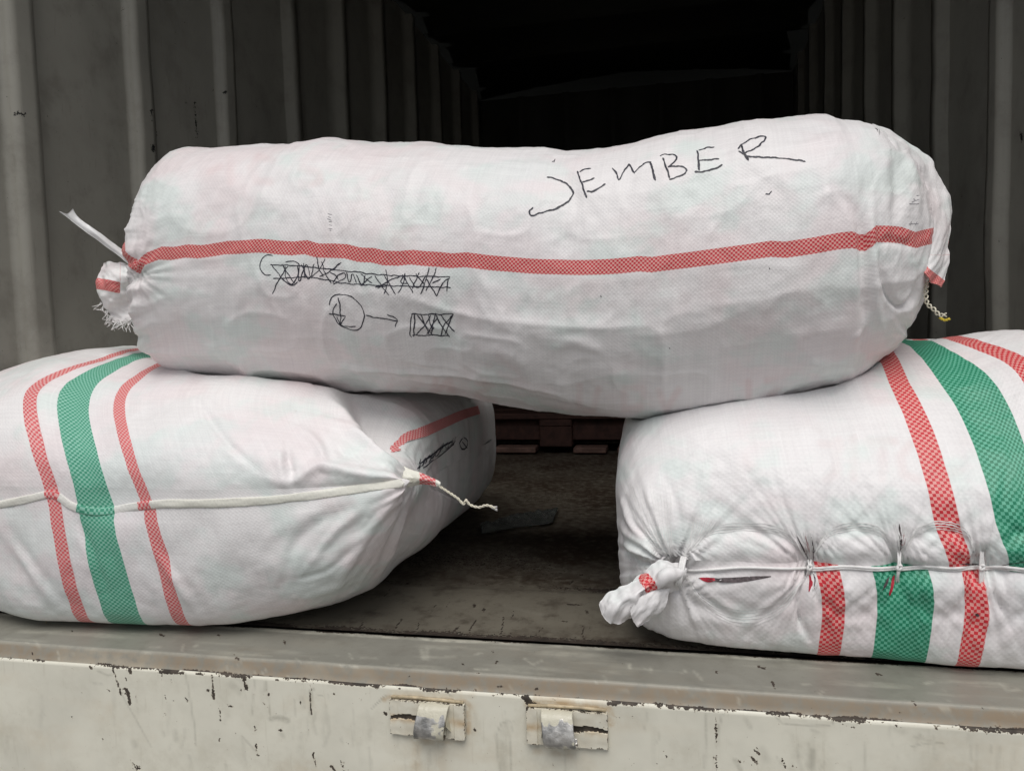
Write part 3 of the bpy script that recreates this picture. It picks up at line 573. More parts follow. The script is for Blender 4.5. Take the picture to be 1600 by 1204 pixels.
# ink ghosts: print of the inner packs showing through (pixel authored strokes, soft)
def ghost(px, py, G, w):
    r = np.zeros(px.shape)
    for g_ in G:
        d, _, _ = pldist(px, py, g_); r = np.maximum(r, np.clip(1.4-d/w, 0, 1))
    return r
GH = [[(425, 250), (405, 246), (392, 262), (400, 282), (422, 284)], [(500, 247), (475, 250), (472, 264), (498, 270), (500, 284), (470, 288)], [(360, 250), (360, 285)], [(330, 270), (345, 262)]]
GH2 = [[(610, 600), (608, 616)], [(640, 596), (655, 606), (640, 618)], [(680, 600), (672, 628), (700, 600), (706, 628)], [(745, 606), (770, 606), (745, 622), (770, 634)], [(905, 605), (905, 640), (925, 645), (935, 610)], [(975, 610), (975, 640), (1000, 640), (1005, 612), (980, 610)], [(1030, 612), (1040, 640), (1060, 612)],
       [(1170, 600), (1170, 625)], [(1200, 598), (1225, 598), (1200, 622)], [(1262, 592), (1262, 618), (1280, 618)], [(1320, 590), (1345, 590), (1330, 610)], [(1375, 575), (1372, 598)]]
gh = (ghost(px, py, GH, 7)*.6+ghost(px, py, GH2, 6)*.7)*np.clip(.7+1.2*fbm(S*20, Tt*20, 2), 0, 1)
cen = [(214, 414), (230, 402), (252, 394), (299, 391), (382, 384.6), (430, 384), (498, 387.5), (550, 393), (599, 399), (699, 403), (799, 411), (898, 416), (999, 411), (1099, 399), (1199, 389), (1300, 377), (1333, 373), (1356, 374), (1373, 364), (1399, 363), (1432, 372)]
topo = mk('sack_body', P2.reshape(-1, 3), gridf(NP, NT), MAT['top'], topsack, attrs={'w': Tt, 's': S, 'ghost': gh})
bpy.context.view_layer.update()
def hits(ob, pts, m):
    out = []
    for a, b in pts:
        h = cast(ob, a, b)
        if h: i, j = divmod(h[2], m-1); out.append((h, i, j))
    return out
hh = hits(topo, cat(cen, 60), NT)
ii = np.array([h[1] for h in hh]); tv = np.array([Tt[h[1], h[2]] for h in hh])
o_ = np.argsort(ii); ii = ii[o_]; tv = tv[o_]
Tc = np.interp(np.arange(NP), ii, tv)
Wt = Tt-Tc[:, None]
topo.data.attributes['w'].data.foreach_set('value', Wt.astype(np.float32).ravel())
XT, ZT, HT, AT = Cs[:, 0], Cs[:, 1], hl, dep
def top_under(X, Y):
    """underside of the top sack"""
    o_ = np.argsort(XT); zc = np.interp(X, XT[o_], ZT[o_]); h = np.interp(X, XT[o_], HT[o_]); a = np.interp(X, XT[o_], AT[o_], left=1e-3, right=1e-3)
    inside = (X > XT.min()) & (X < XT.max()); q = 1-(np.abs(Y-YC)/np.maximum(a+.0, 1e-3))**2.25
    z = zc-h*np.clip(q, 0, 1)**(1/2.25)-.0015
    return np.where(inside & (q > 0), z, 9.)
def patch(ctrl, nu, nv, noise=.001, nsc=60, seed=0, thick=.0006, puff=0.):
    """cloth piece from rows of (px, py, Y) control points"""
    G = np.array([[at(*c) for c in row] for row in ctrl]); R = np.stack([cat(G[i], nv) for i in range(G.shape[0])])
    Q = np.stack([cat(R[:, j], nu) for j in range(nv)], 1)
    n = gnormals(Q); 
    if (n*(Q-CAM)).sum() > 0: n = -n
    a, b = np.meshgrid(np.linspace(0, 1, nu), np.linspace(0, 1, nv), indexing='ij')
    du = arcl(Q, 0); dv = arcl(Q, 1)
    Q = Q+n*(noise*fbm(du*nsc+seed, dv*nsc+seed*2, 3)*2)[..., None]
    bk = Q-n*(thick+puff*(np.sin(a*math.pi)*np.sin(b*math.pi))**.6)[..., None]
    f = gridf(nu, nv); k = nu*nv; Fc = f.tolist()+(f[:, ::-1]+k).tolist()
    ring = [i*nv for i in range(nu)]+[(nu-1)*nv+j for j in range(1, nv)]+[i*nv+nv-1 for i in range(nu-2, -1, -1)]+[j for j in range(nv-2, 0, -1)]
    m = len(ring); Fc += [[ring[(i+1) % m], ring[i], ring[i]+k, ring[(i+1) % m]+k] for i in range(m)]
    V = np.vstack([Q.reshape(-1, 3), bk.reshape(-1, 3)])
    return V, Fc, np.r_[du.ravel(), du.ravel()], np.r_[dv.ravel(), dv.ravel()]
# sewn mouth folded over at the right end
yf = YC-.10
row = [[(1366, 190, YC-.09), (1372, 205, YC-.125), (1376, 222, YC-.14)], [(1412, 216, YC-.06), (1406, 226, YC-.10), (1398, 240, YC-.14)], [(1448, 247, YC-.05), (1434, 256, YC-.09), (1418, 268, YC-.13)], [(1470, 288, YC-.05), (1450, 300, YC-.09), (1428, 310, YC-.125)],
       [(1490, 330, YC-.05), (1464, 340, YC-.10), (1432, 350, YC-.128)], [(1484, 375, YC-.06), (1460, 385, YC-.12), (1435, 384, YC-.13)], [(1480, 415, YC-.08), (1456, 412, YC-.13), (1433, 405, YC-.135)], [(1468, 449, YC-.11), (1452, 436, YC-.138), (1436, 420, YC-.138)]]
V, Fc, du, dv = patch(row, 120, 46, .0035, 26, 3, .0015)
qx, qy = proj(V); dd, sg, tt = pldist(qx, qy, [(1430, 408), (1445, 427), (1474, 449)])
mk('sewn_edge', V, Fc, MAT['top'], topsack, attrs={'w': np.where(qy < 398, .08+du*0+dv, dd*sg*.00105), 's': du, 'ghost': du*0})
# stitching strings
def twist(pts, r, amp, turns, Y=None, n=90, ply=2):
    c = np.array([at(*p) for p in cat(pts, n)]) if len(pts[0]) == 3 else None
    T = np.gradient(c, axis=0); T /= np.linalg.norm(T, axis=1, keepdims=True); A = np.cross(T, [0, 1., 0]); A /= np.linalg.norm(A, axis=1, keepdims=True)+1e-9; B = np.cross(T, A)
    t = np.linspace(0, 1, n)[:, None]; out = []
    for k in range(ply):
        ph = 2*math.pi*(turns*t+k/ply); out.append(tube(c+(A*np.cos(ph)+B*np.sin(ph))*amp, r, 6))
    return join(out)
v, f = twist([(1449, 438, .085), (1447, 458, .08), (1449, 474, .078), (1460, 484, .075), (1468, 492, .074), (1479, 492, .074)], .0010, .0022, 4.5); mk('stitching_string', v, f, MAT['cord'], topsack)
v, f = twist([(1468, 496, .0745), (1476, 500, .074), (1484, 498, .0735)], .0012, .0008, 2, n=20); mk('string_end', v, f, MAT['yellow'], topsack)['label'] = 'yellow end of the stitching string'
# tied tuft at the left end
kn = YC-.055
row = [[(216, 422, kn), (217, 432, kn-.012), (217, 442, kn)], [(196, 415, kn-.005), (196, 436, kn-.024), (204, 466, kn-.004)], [(176, 410, kn-.008), (172, 440, kn-.030), (190, 490, kn-.006)], [(158, 408, kn-.006), (152, 444, kn-.022), (176, 500, kn-.006)]]
row = [[r[0], ((r[0][0]+r[1][0])/2, (r[0][1]+r[1][1])/2-2, r[1][2]+.008), r[1], ((r[2][0]+r[1][0])/2-4, (r[2][1]+r[1][1])/2, r[1][2]+.006), r[2], (r[2][0]+16, min(r[2][1]+8, 512), r[2][2]+.004)] for r in row]
V, Fc, du, dv = patch(row, 60, 70, .0050, 40, 8, .002, .028)
qx, qy = proj(V); dd, sg, tt = pldist(qx, qy, [(140, 441), (166, 445), (184, 449)])
mk('tied_tuft', V, Fc, MAT['top'], topsack, attrs={'w': np.where(qx < 188, dd*sg*.0012, .05), 's': du, 'ghost': du*0})
parts = []
rs = np.random.RandomState(5)
for k in range(34):
    a = k/33; x0 = 158+a*50; y0 = 474+30*math.sin(a*2.2)+rs.uniform(-3, 3); x, y = x0, y0; pts = [(x, y, kn-.010)]
    an = math.radians(rs.uniform(95, 165)); 
    for q in range(4):
        an += rs.uniform(-.8, .8); x += 4.2*math.cos(an); y += 4.2*math.sin(an)*.8+.6; pts.append((x, y, kn-.010+rs.uniform(-.004, .004)))
    c = np.array([at(*p) for p in cat(pts, 12)]); parts.append(tube(c, np.linspace(.0010, .0005, 12), 5))
v, f = join(parts); o = mk('frayed_threads', v, f, MAT['strand'], topsack); o['kind'] = 'stuff'
# strap end sticking up beside the tuft
row = [[(207, 402, kn-.01), (216, 412, kn-.012), (212, 424, kn-.012)], [(183, 384, kn-.02), (187, 394, kn-.024), (192, 405, kn-.02)], [(150, 360, kn-.04), (152, 368, kn-.043), (150, 374, kn-.04)], [(122, 339, kn-.05), (124, 348, kn-.052), (126, 356, kn-.05)], [(114, 326, kn-.055), (104, 334, kn-.056), (92, 330, kn-.055)]]
V, Fc, du, dv = patch(row, 70, 14, .0008, 50, 2, .0006); mk('strap_end', V, Fc, MAT['tape'], topsack)
# binding round the neck of the tuft
parts = []
for k in range(3):
    a = np.linspace(0, 2*math.pi, 24); c0 = at(213+k*2, 434, kn+.002); c = np.stack([c0[0]+.002*np.sin(a), c0[1]+.012*np.cos(a), c0[2]+.013*np.sin(a)], 1); parts.append(tube(c, .0014, 6))
v, f = join(parts); mk('binding', v, f, MAT['strand'], topsack)

# ------------------------------------------------------------------ handwriting
C3 = lambda L: [(800+x/3.01, 160+y/3.01) for x, y in L]
C2 = lambda L: [(400+x/3.01, 180+y/3.01) for x, y in L]
J = [C3([(162, 350), (200, 358), (240, 375), (272, 398), (288, 425), (272, 458), (235, 487), (190, 506), (140, 518), (100, 532), (86, 528), (84, 515), (98, 492)]),
     C3([(305, 325), (320, 360), (335, 400), (350, 452)]), C3([(318, 326), (345, 316), (372, 314)]), C3([(330, 374), (358, 370), (388, 358)]), C3([(352, 418), (378, 420), (410, 402), (440, 382)]),
     C3([(472, 310), (486, 326), (504, 366)]), C3([(504, 366), (520, 330), (550, 290)]), C3([(550, 290), (562, 310), (578, 334)]), C3([(576, 330), (600, 305), (632, 284), (655, 282)]), C3([(650, 282), (660, 320), (674, 368)]),
     C3([(712, 262), (724, 300), (742, 358)]), C3([(700, 256), (715, 246), (760, 246), (776, 258), (766, 280), (734, 304)]), C3([(734, 304), (790, 300), (822, 318), (808, 336), (770, 352), (740, 362)]),
     C3([(872, 224), (878, 270), (882, 322)]), C3([(876, 226), (910, 216), (952, 210)]), C3([(880, 274), (925, 270), (974, 268)]), C3([(860, 326), (905, 326), (950, 314), (990, 294)]),
     C3([(1076, 196), (1090, 235), (1112, 274)]), C3([(1062, 222), (1080, 200), (1120, 176), (1165, 162), (1192, 164), (1180, 188), (1140, 218), (1088, 246)]), C3([(1088, 246), (1066, 228)]), C3([(1100, 254), (1180, 258), (1270, 264), (1340, 272), (1380, 282)])]
v, f = ribbon_on(topo, J, .0025, step=2.2, seed=1); o = mk('handwriting', v, f, MAT['ink'], topsack); o['label'] = 'handwritten word JEMBER in black marker'
K = [C3([(186, 282), (196, 274)]), C3([(198, 284), (204, 268)]), C3([(1192, 430), (1210, 432), (1222, 418)]), C3([(416, 908), (420, 914)]), C3([(740, 1152), (744, 1158)]), C3([(1210, 778), (1213, 784)])]
for i, k_ in enumerate(K):
    v, f = ribbon_on(topo, [k_], .0014, step=1.5, seed=2+i)
    if len(v): mk('ink_speck', v, f, MAT['ink'], topsack)
X1 = [C2([(80, 660), (50, 658), (24, 685), (18, 720), (36, 745), (70, 752)]), C2([(66, 702), (200, 708), (400, 730), (620, 752), (912, 760)]), C2([(80, 768), (250, 762), (420, 790), (600, 800), (918, 810)]), C2([(75, 705), (130, 775), (170, 800), (195, 780)]), C2([(75, 840), (110, 770), (150, 710)]),
      C2([(140, 690), (165, 684), (200, 700), (190, 770), (165, 795), (140, 760), (135, 710)]), C2([(120, 700), (180, 790)]), C2([(195, 705), (205, 780), (235, 705), (262, 768)]), C2([(215, 700), (250, 770), (275, 700)]), C2([(285, 665), (296, 720), (318, 760)]), C2([(325, 675), (300, 720), (262, 760)]), C2([(310, 690), (330, 750), (356, 790)]), C2([(398, 690), (370, 720), (345, 735), (372, 750), (390, 775)]), C2([(300, 760), (350, 730), (400, 690)]),
      C2([(362, 795), (420, 760), (412, 742), (385, 752), (362, 790)]), C2([(425, 740), (440, 785), (455, 745), (475, 790)]), C2([(470, 750), (500, 800), (515, 750)]), C2([(490, 745), (545, 790)]), C2([(545, 755), (490, 800)]), C2([(560, 752), (590, 800), (625, 845)]), C2([(612, 725), (618, 790), (600, 840)]), C2([(570, 812), (640, 770), (665, 762)]), C2([(660, 765), (690, 755), (680, 785), (712, 790)]), C2([(700, 740), (690, 800), (665, 835)]),
      C2([(690, 750), (740, 835)]), C2([(735, 815), (770, 740)]), C2([(752, 745), (790, 800), (775, 840)]), C2([(815, 715), (800, 770), (780, 830)]), C2([(850, 718), (830, 770), (800, 825)]), C2([(800, 770), (850, 850)]), C2([(912, 762), (880, 790), (850, 850)]), C2([(830, 790), (870, 770)]), C2([(905, 765), (898, 830)]), C2([(560, 810), (620, 800)]), C2([(225, 695), (232, 765)]), C2([(600, 745), (655, 840)]), C2([(720, 760), (760, 810), (800, 750)])]
v, f = ribbon_on(topo, X1, .0014, step=2.2, seed=3); o = mk('crossed_out_writing', v, f, MAT['ink2'] if 'ink2' in MAT else MAT['ink'], topsack); o['label'] = 'scribbled out line of marker writing'
X2 = [C2([(345, 890), (360, 855), (395, 842), (440, 850), (485, 885), (508, 930), (500, 985), (478, 1008), (440, 1005), (395, 985), (368, 945), (364, 915), (378, 885)]), C2([(388, 855), (396, 910), (400, 990)]), C2([(340, 932), (390, 938), (420, 944)]), C2([(420, 945), (400, 985), (440, 992), (472, 992)]), C2([(380, 945), (400, 990)]), C2([(520, 942), (590, 955), (665, 966)]), C2([(615, 935), (645, 948), (664, 962), (655, 995)])]
v, f = ribbon_on(topo, X2, .0015, step=2.2, seed=4); o = mk('ink_drawing', v, f, MAT['ink'], topsack); o['label'] = 'circled letter with an arrow drawn to the right'
X3 = [C2([(735, 932), (725, 1030), (735, 1045)]), C2([(730, 934), (830, 936), (928, 934)]), C2([(748, 932), (742, 1040)]), C2([(735, 1034), (820, 1034), (912, 1036)]), C2([(928, 934), (880, 1000), (870, 1040)]), C2([(760, 940), (790, 980), (830, 1035)]), C2([(820, 938), (790, 990), (750, 1034)]), C2([(845, 930), (830, 990), (822, 1034)]), C2([(845, 935), (870, 985), (910, 1040)]), C2([(868, 940), (900, 980), (935, 1018)]), C2([(815, 940), (822, 985), (838, 1000), (820, 1015)]), C2([(925, 940), (905, 985), (890, 1030)]), C2([(775, 940), (815, 1030)]), C2([(850, 955), (800, 1030)])]
v, f = ribbon_on(topo, X3, .0016, step=2.2, seed=6); o = mk('ink_drawing', v, f, MAT['ink'], topsack); o['label'] = 'small rectangle filled with crossed marker strokes'
PB = [[(512+a, 334+b), (519+c, 334+b+d)] for a, b, c, d in ((0, 0, 0, 1), (1, 4, -1, 3), (0, 8, 0, 2), (1, 13, 0, -1), (2, 17, 0, 1), (1, 22, 1, 2), (3, 26, -1, 0))]
PB += [[(1425+a, 316+b), (1436+c, 312+b+d)] for a, b, c, d in ((0, 0, 0, 0), (2, -6, -4, 8), (6, -10, 0, 4), (-4, 3, 0, 3))]+[[(1420, 350), (1435, 349)], [(1421, 352), (1424, 346)], [(1430, 352), (1433, 346)]]+[[(362+a, 227+b), (372+a, 226+b)] for a, b in ((0, 0), (14, -1), (28, -1), (44, -2))]
v, f = ribbon_on(topo, PB, .0009, step=1.5, seed=5); o = mk('faint_print', v, f, MAT['inkpale'], topsack); o['kind'] = 'stuff'

# ------------------------------------------------------------------ lower sacks
def lower_sack(spec):
    NQ, NU = spec['nq'], spec['nu']
    # q: 0 at the sewn mouth facing out, 1 at the far end; u: round the section
    q = np.linspace(0, 1, NQ)**1.55; q[-1] = 1
    dep_ = spec['len']*q
    x0f, x1f = spec['x0'], spec['x1']; cF = spec['cap']
    capf = np.clip(dep_/cF, 0, 1); b = (1-(1-capf)**spec['nf'])**(1/spec['nf'])
    capb = np.clip((spec['len']-dep_)/.26, 0, 1); b = b*(1-(1-capb)**2.4)**(1/2.4)
    zc = spec['zseam']+(spec['zmid']-spec['zseam'])*np.clip(dep_/cF, 0, 1)**.8
    zt = spec['zseam']+(spec['ztop']-spec['zseam'])*b; zb = spec['zseam']+(spec['zbot']-spec['zseam'])*(1-(1-np.clip(dep_/spec['capb'], 0, 1))**spec['nb'])**(1/spec['nb'])
    kb = (1-(1-capb)**2.4)**(1/2.4); zm = .2; zt = zm+(zt-zm)*(kb if True else 1)*1.0 if False else zt; 
    zb = spec['zmid']+(zb-spec['zmid'])*kb; zt = np.where(dep_ > spec['len']*.6, spec['zmid']+(spec['ztop']-spec['zmid'])*kb, zt)
    u = np.linspace(0, 2*math.pi, NU)-math.pi/2*0
    u = u+spec.get('u0', 0)
    cu, su = np.cos(u), np.sin(u)
    mm = spec['m'](dep_)            # exponent per station
    P = np.zeros((NQ, NU, 3))
    for i in range(NQ):
        xa, xb = x0f(dep_[i]), x1f(dep_[i]); zs_ = spec['zs'](dep_[i]); h = NU//2+1
        for half in (0, 1):
            e = 2/mm[i]*(spec.get('low', 1.) if half else 1.); f_ = np.sin(np.linspace(-math.pi/2, math.pi/2, 900))*.5+.5
            f_ = np.linspace(0, 1, 900)**1.0; uu = math.pi*(half+f_); c_, s_ = np.cos(uu), np.sin(uu)
            xx_ = (xa+xb)/2+(xb-xa)/2*np.sign(c_)*np.abs(c_)**e; zz_ = zs_+((zs_-zb[i]) if half else (zt[i]-zs_))*np.sign(s_)*np.abs(s_)**e
            L_ = np.r_[0, np.cumsum(np.hypot(np.diff(xx_), np.diff(zz_)))]; tq = np.linspace(0, L_[-1], h)
            sl_ = slice(0, h) if not half else slice(h-1, NU)
            P[i, sl_, 0] = np.interp(tq, L_, xx_); P[i, sl_, 2] = np.interp(tq, L_, zz_)
        P[i, :, 1] = spec['y0']+dep_[i]
    return P, dep_, u
def ramp01(x, a, b):
    t = np.clip((x-a)/(b-a), 0, 1); return t*t*(3-2*t)

# ---- left sack
EAR = at(652, 748, .012)
NQ, NU = 330, 621
LS = dict(nq=NQ, nu=NU, len=.95, y0=-.093, zseam=.237, zmid=.2, ztop=.445, zbot=-.012, cap=.30, capb=.09, nf=2.0, nb=2.8,
          x0=lambda d: -1.38+.0*d, x1=lambda d: EAR[0]-.012+.052*math.exp(-d/.010)*0-.022*ramp01(d, .15, .6)-.10*ramp01(d, .75, .95),
          zs=lambda d: .237-.03*ramp01(d, 0, .3), m=lambda d: 2.0+1.2*ramp01(d, .0, .25))
P, dep_, U = lower_sack(LS)
P[..., 0] = -smin(-P[..., 0], 1.236+0*P[..., 0], .05)
P[..., 2] -= .034*ramp01(P[..., 0], -1.08, -.86)*ramp01(P[..., 2], .25, .40)
# the mouth bows outwards in the middle, its corner stays back
xr_ = P[..., 0]; bow = np.clip((EAR[0]-xr_)/.35, 0, 1); P[..., 1] += (.045*(1-bow)**1.6)*np.exp(-dep_[:, None]/.25)
NL = fix_dir(gnormals(P), P)
k_ = ramp01(dep_, 0, .012)[:, None, None]; NL = NL*k_+np.array([0, -1., 0])*(1-k_); NL /= np.linalg.norm(NL, axis=-1, keepdims=True)
v_ = arcl(P, 0); vmid = v_[:, NU//4]; vlow = v_[:, 3*NU//4]
SV = np.where(np.sin(U)[None] >= 0, vmid[:, None], -vlow[:, None])
px, py = proj(P.reshape(-1, 3)); px = px.reshape(P.shape[:2]); py = py.reshape(P.shape[:2])
X, Y, Z = P[..., 0], P[..., 1], P[..., 2]
front = np.clip(-NL[..., 1]*2+.3, 0, 1)
D = .012*fbm(X*5+2, SV*5, 3)+.0026*fbm(X*16, SV*15+4, 3)+.0010*fbm(X*55, SV*50, 3)
def cl(pts, w, sy, asy=0.):
    global D
    D = D+crease(px, py, pts, w, sy, asy)*front
cl([(0, 790), (100, 775), (150, 795), (250, 788), (400, 780), (560, 765), (640, 752)], 9, -.0075)
cl([(430, 745), (455, 750), (475, 735), (500, 722), (560, 735), (620, 745)], 10, .0055, .003)
cl([(445, 700), (448, 730), (455, 755)], 8, -.005, .004); cl([(500, 655), (540, 665), (575, 690), (610, 715)], 10, .0060, .004)
cl([(520, 690), (535, 705), (570, 712)], 7, -.0045); cl([(555, 660), (570, 672)], 5, .004); cl([(470, 670), (500, 690), (515, 730)], 9, .003, .003)
cl([(265, 590), (330, 640), (380, 700)], 10, .0018); cl([(300, 620), (350, 690), (400, 735)], 7, -.0020, .0014); cl([(240, 850), (290, 920), (320, 970)], 9, .0022, .002); cl([(0, 820), (60, 900), (110, 965)], 9, .0024, .0022); cl([(105, 800), (140, 860), (160, 930)], 7, -.002, .0018)
cl([(620, 770), (560, 860), (520, 930)], 9, .003, .0022); cl([(600, 765), (520, 840), (480, 890)], 8, .0028, .002); cl([(560, 775), (470, 830), (440, 900)], 9, -.0024, .002); cl([(500, 790), (430, 830), (400, 860)], 9, .0020); cl([(630, 780), (600, 860), (585, 900)], 7, -.003, .002)
cl([(480, 930), (530, 910), (570, 880)], 6, .0024); cl([(460, 905), (510, 890), (560, 850)], 5, -.002, .001)
cl([(84, 770), (92, 778), (110, 790)], 5, -.003, .002); cl([(84, 770), (40, 780), (0, 800)], 6, -.003)
def flank(pts, A, w, fall):
    # cloth drops away behind a taut edge running from the stitched corner
    global D
    d, sg, t = pldist(px, py, cat(pts, 14)); sd_ = np.clip(d*sg/w, 0, 1); D = D-A*(sd_*sd_*(3-2*sd_))*np.exp(-np.clip(d-w, 0, None)/fall)*front*np.clip((1.02-t)/.25, 0, 1)*(1-ramp01(Y, .22, .50))
    D = D+.007*np.exp(-(d/9)**2)*front*np.clip((1.02-t)/.3, 0, 1)
flank([(668, 752), (640, 735), (600, 712), (565, 680), (540, 650), (505, 618)], .062, 48, 130)
flank([(505, 985), (560, 930), (600, 885), (622, 830), (640, 785), (664, 752)], .020, 34, 60) if False else None
d_, sg_, t_ = pldist(px, py, cat([(664, 752), (640, 785), (624, 830), (604, 880), (565, 930)], 14)); q_ = np.clip(-d_*sg_/34, 0, 1)
D = D-.040*(q_*q_*(3-2*q_))*(1-ramp01(Y, .2, .45))*np.exp(-np.clip(d_-34, 0, None)/110)*front*np.clip((1.02-t_)/.3, 0, 1)+.006*np.exp(-(d_/10)**2)*front*np.clip((1.02-t_)/.4, 0, 1)
D += .0016*(ridge((px+py*.6)/26, (px-py)/110, 3)-.8)*front*np.clip((py-600)/60, 0, 1)*np.clip((px-420)/160, .15, 1)
dE = np.hypot(px-655, py-750); aE = np.arctan2(py-750, px-655)
D += .0036*np.exp(-dE/75)*np.sin(aE*22+2*np.sin(aE*5))*front
P2 = P+NL*D[..., None]
# corner drawn out to the stitched ear
k = np.exp(-(((P2[..., 0]-EAR[0])/.050)**2))*np.exp(-dep_[:, None]/.016)
P2[..., 0] += k*.030; P2[..., 1] -= k*.020; P2[..., 2] += k*.012
P2[..., 2] = -smin(-P2[..., 2], -(.003+0*P2[..., 2]), .035)
lim = top_under(P2[..., 0], P2[..., 1]); P2[..., 2] = np.where(lim < 5, smin(P2[..., 2], lim, .012), P2[..., 2])
leftsack = empty('striped_sack', (-.77, .4, 0), 'left lower sack with two red stripes and a green one crossing a sewn cream hem', 'sack', 'striped sacks on the truck bed')
lefto = mk('sack_body', P2.reshape(-1, 3), gridf(NQ, NU), MAT['left'], leftsack, attrs={'w': X, 's': SV, 'ghost': X*0})
bpy.context.view_layer.update()
def stripe_map(ob, curves, centers, NUx, SVx, Xx, win=41):
    """w across the stripes from where the stripes run on the photographed sack"""
    sv = np.linspace(SVx.min(), SVx.max(), 1500); rows = []
    for cpts in curves:
        hs_ = hits(ob, cat(cpts, 50), NUx); a = np.array([SVx[h[1], h[2]] for h in hs_]); b = np.array([Xx[h[1], h[2]] for h in hs_])
        o_ = np.argsort(a); rows.append(np.interp(sv, a[o_], b[o_]))
    R = np.array(rows)
    ker = np.ones(win)/win; R = np.array([np.convolve(np.pad(r, win//2, mode='edge'), ker, 'valid') for r in R])
    f = [np.interp(SVx, sv, r) for r in R]; c = centers
    if len(f) == 1: return Xx-f[0]+c[0]
    w = np.where(Xx < f[1], c[0]+(Xx-f[0])/(f[1]-f[0])*(c[1]-c[0]), c[0])
    for i in range(1, len(f)):
        m = Xx >= f[i-1]; w = np.where(m, c[i-1]+(Xx-f[i-1])/(f[i]-f[i-1])*(c[i]-c[i-1]), w)
    w = np.where(Xx < f[0], c[0]+(Xx-f[0]), w); w = np.where(Xx > f[-1], c[-1]+(Xx-f[-1]), w)
    return w
r1 = [(165, 560), (90, 583), (52, 602), (42, 625), (47, 660), (62, 710), (78, 765), (86, 800), (97, 853), (112, 920), (130, 975)]
gg = [(205, 556), (150, 582), (124, 605), (117, 630), (121, 670), (135, 720), (148, 775), (153, 810), (162, 853), (175, 910), (208, 990)]
r2 = [(235, 575), (205, 595), (188, 612), (184, 635), (190, 670), (206, 725), (226, 780), (236, 810), (250, 853), (265, 910), (290, 988)]
WL = stripe_map(lefto, [r1, gg, r2], [.0105, .0705, .1515], NU, SV, X)
lefto.data.attributes['w'].data.foreach_set('value', WL.astype(np.float32).ravel())
# hem along the sewn mouth
hem = cat([(-60, 800), (0, 788), (50, 778), (84, 772), (112, 790), (150, 799), (200, 793), (250, 787), (330, 786), (420, 781), (500, 772), (570, 762), (625, 755), (650, 750)], 260)
hh = hits(lefto, hem, NU); C = np.array([h[0][0] for h in hh]); NN = np.array([h[0][1] for h in hh]); ww = np.array([WL[h[1], h[2]] for h in hh])
C = np.array([np.convolve(np.pad(C[:, k], 3, mode='edge'), np.ones(7)/7, 'valid') for k in range(3)]).T
T = np.gradient(C, axis=0); T /= np.linalg.norm(T, axis=1, keepdims=True)
NN = np.array([np.convolve(np.pad(NN[:, k], 6, mode='edge'), np.ones(13)/13, 'valid') for k in range(3)]).T; NN /= np.linalg.norm(NN, axis=1, keepdims=True)
B = np.cross(NN, T); seg = 14; a = np.linspace(0, 2*math.pi, seg, endpoint=False); lens = np.arange(len(C))
hw = .0062*(1+.2*fbm(lens*.05, lens*0., 3)); ht = .0019
V = C[:, None]+B[:, None]*(np.cos(a)[None, :, None]*hw[:, None, None])+NN[:, None]*(ht*(np.sin(a)[None, :, None]+.25))
V += NN[:, None]*(.0012*fbm(lens[:, None]*.09+0*a[None], a[None]*1.0+lens[:, None]*0, 3))[..., None]
MAT['hem'] = fabric('hem_fabric', .0034, [(0, .021)+REDP, (.046, .095)+GREENP, (.141, .162)+REDP], base=(.80, .79, .70), pink=.1, mint=.1)
mk('hem', V.reshape(-1, 3), gridf(len(C), seg, True), MAT['hem'], leftsack, attrs={'w': np.repeat(ww, seg), 's': (a[None]*.004+0*ww[:, None]).ravel(), 'ghost': np.zeros(len(C)*seg)})
# the stitched corner and its string
row = [[(598, 712, .010), (590, 745, -.012), (585, 768, .002)], [(628, 726, .004), (622, 747, -.010), (620, 765, .002)], [(655, 738, 0.), (655, 747, -.008), (655, 757, 0.)], [(672, 744, 0.), (672, 750, -.005), (674, 757, 0.)], [(688, 753, 0.), (688, 757, -.003), (689, 761, .0)]]
V, Fc, du, dv = patch(row, 70, 30, .0016, 60, 5, .001, .004)
qx, qy = proj(V); mk('hem_corner', V, Fc, MAT['hem'], leftsack, attrs={'w': np.clip((qx-655)*.0008, -.05, .02)+(np.abs(qx-668) > 13)*(-.05), 's': dv, 'ghost': du*0})
v, f = twist([(680, 755, 0.), (700, 768, -.004), (716, 779, -.006), (724, 787, -.006), (728, 781, -.005), (734, 788, -.005), (748, 792, -.006), (760, 789, -.008), (774, 793, -.008)], .0011, .0011, 9, n=140); mk('stitching_string', v, f, MAT['cord'], leftsack)
parts = []
for k in range(9):
    y = 793+rs.uniform(-4, 5); c = np.array([at(*p) for p in cat([(764, 791, -.008), (770, 792+(y-793)*.5, -.008), (777, y, -.008)], 6)]); parts.append(tube(c, .0004, 4))
v, f = join(parts); mk('string_fray', v, f, MAT['strand'], leftsack)['kind'] = 'stuff'
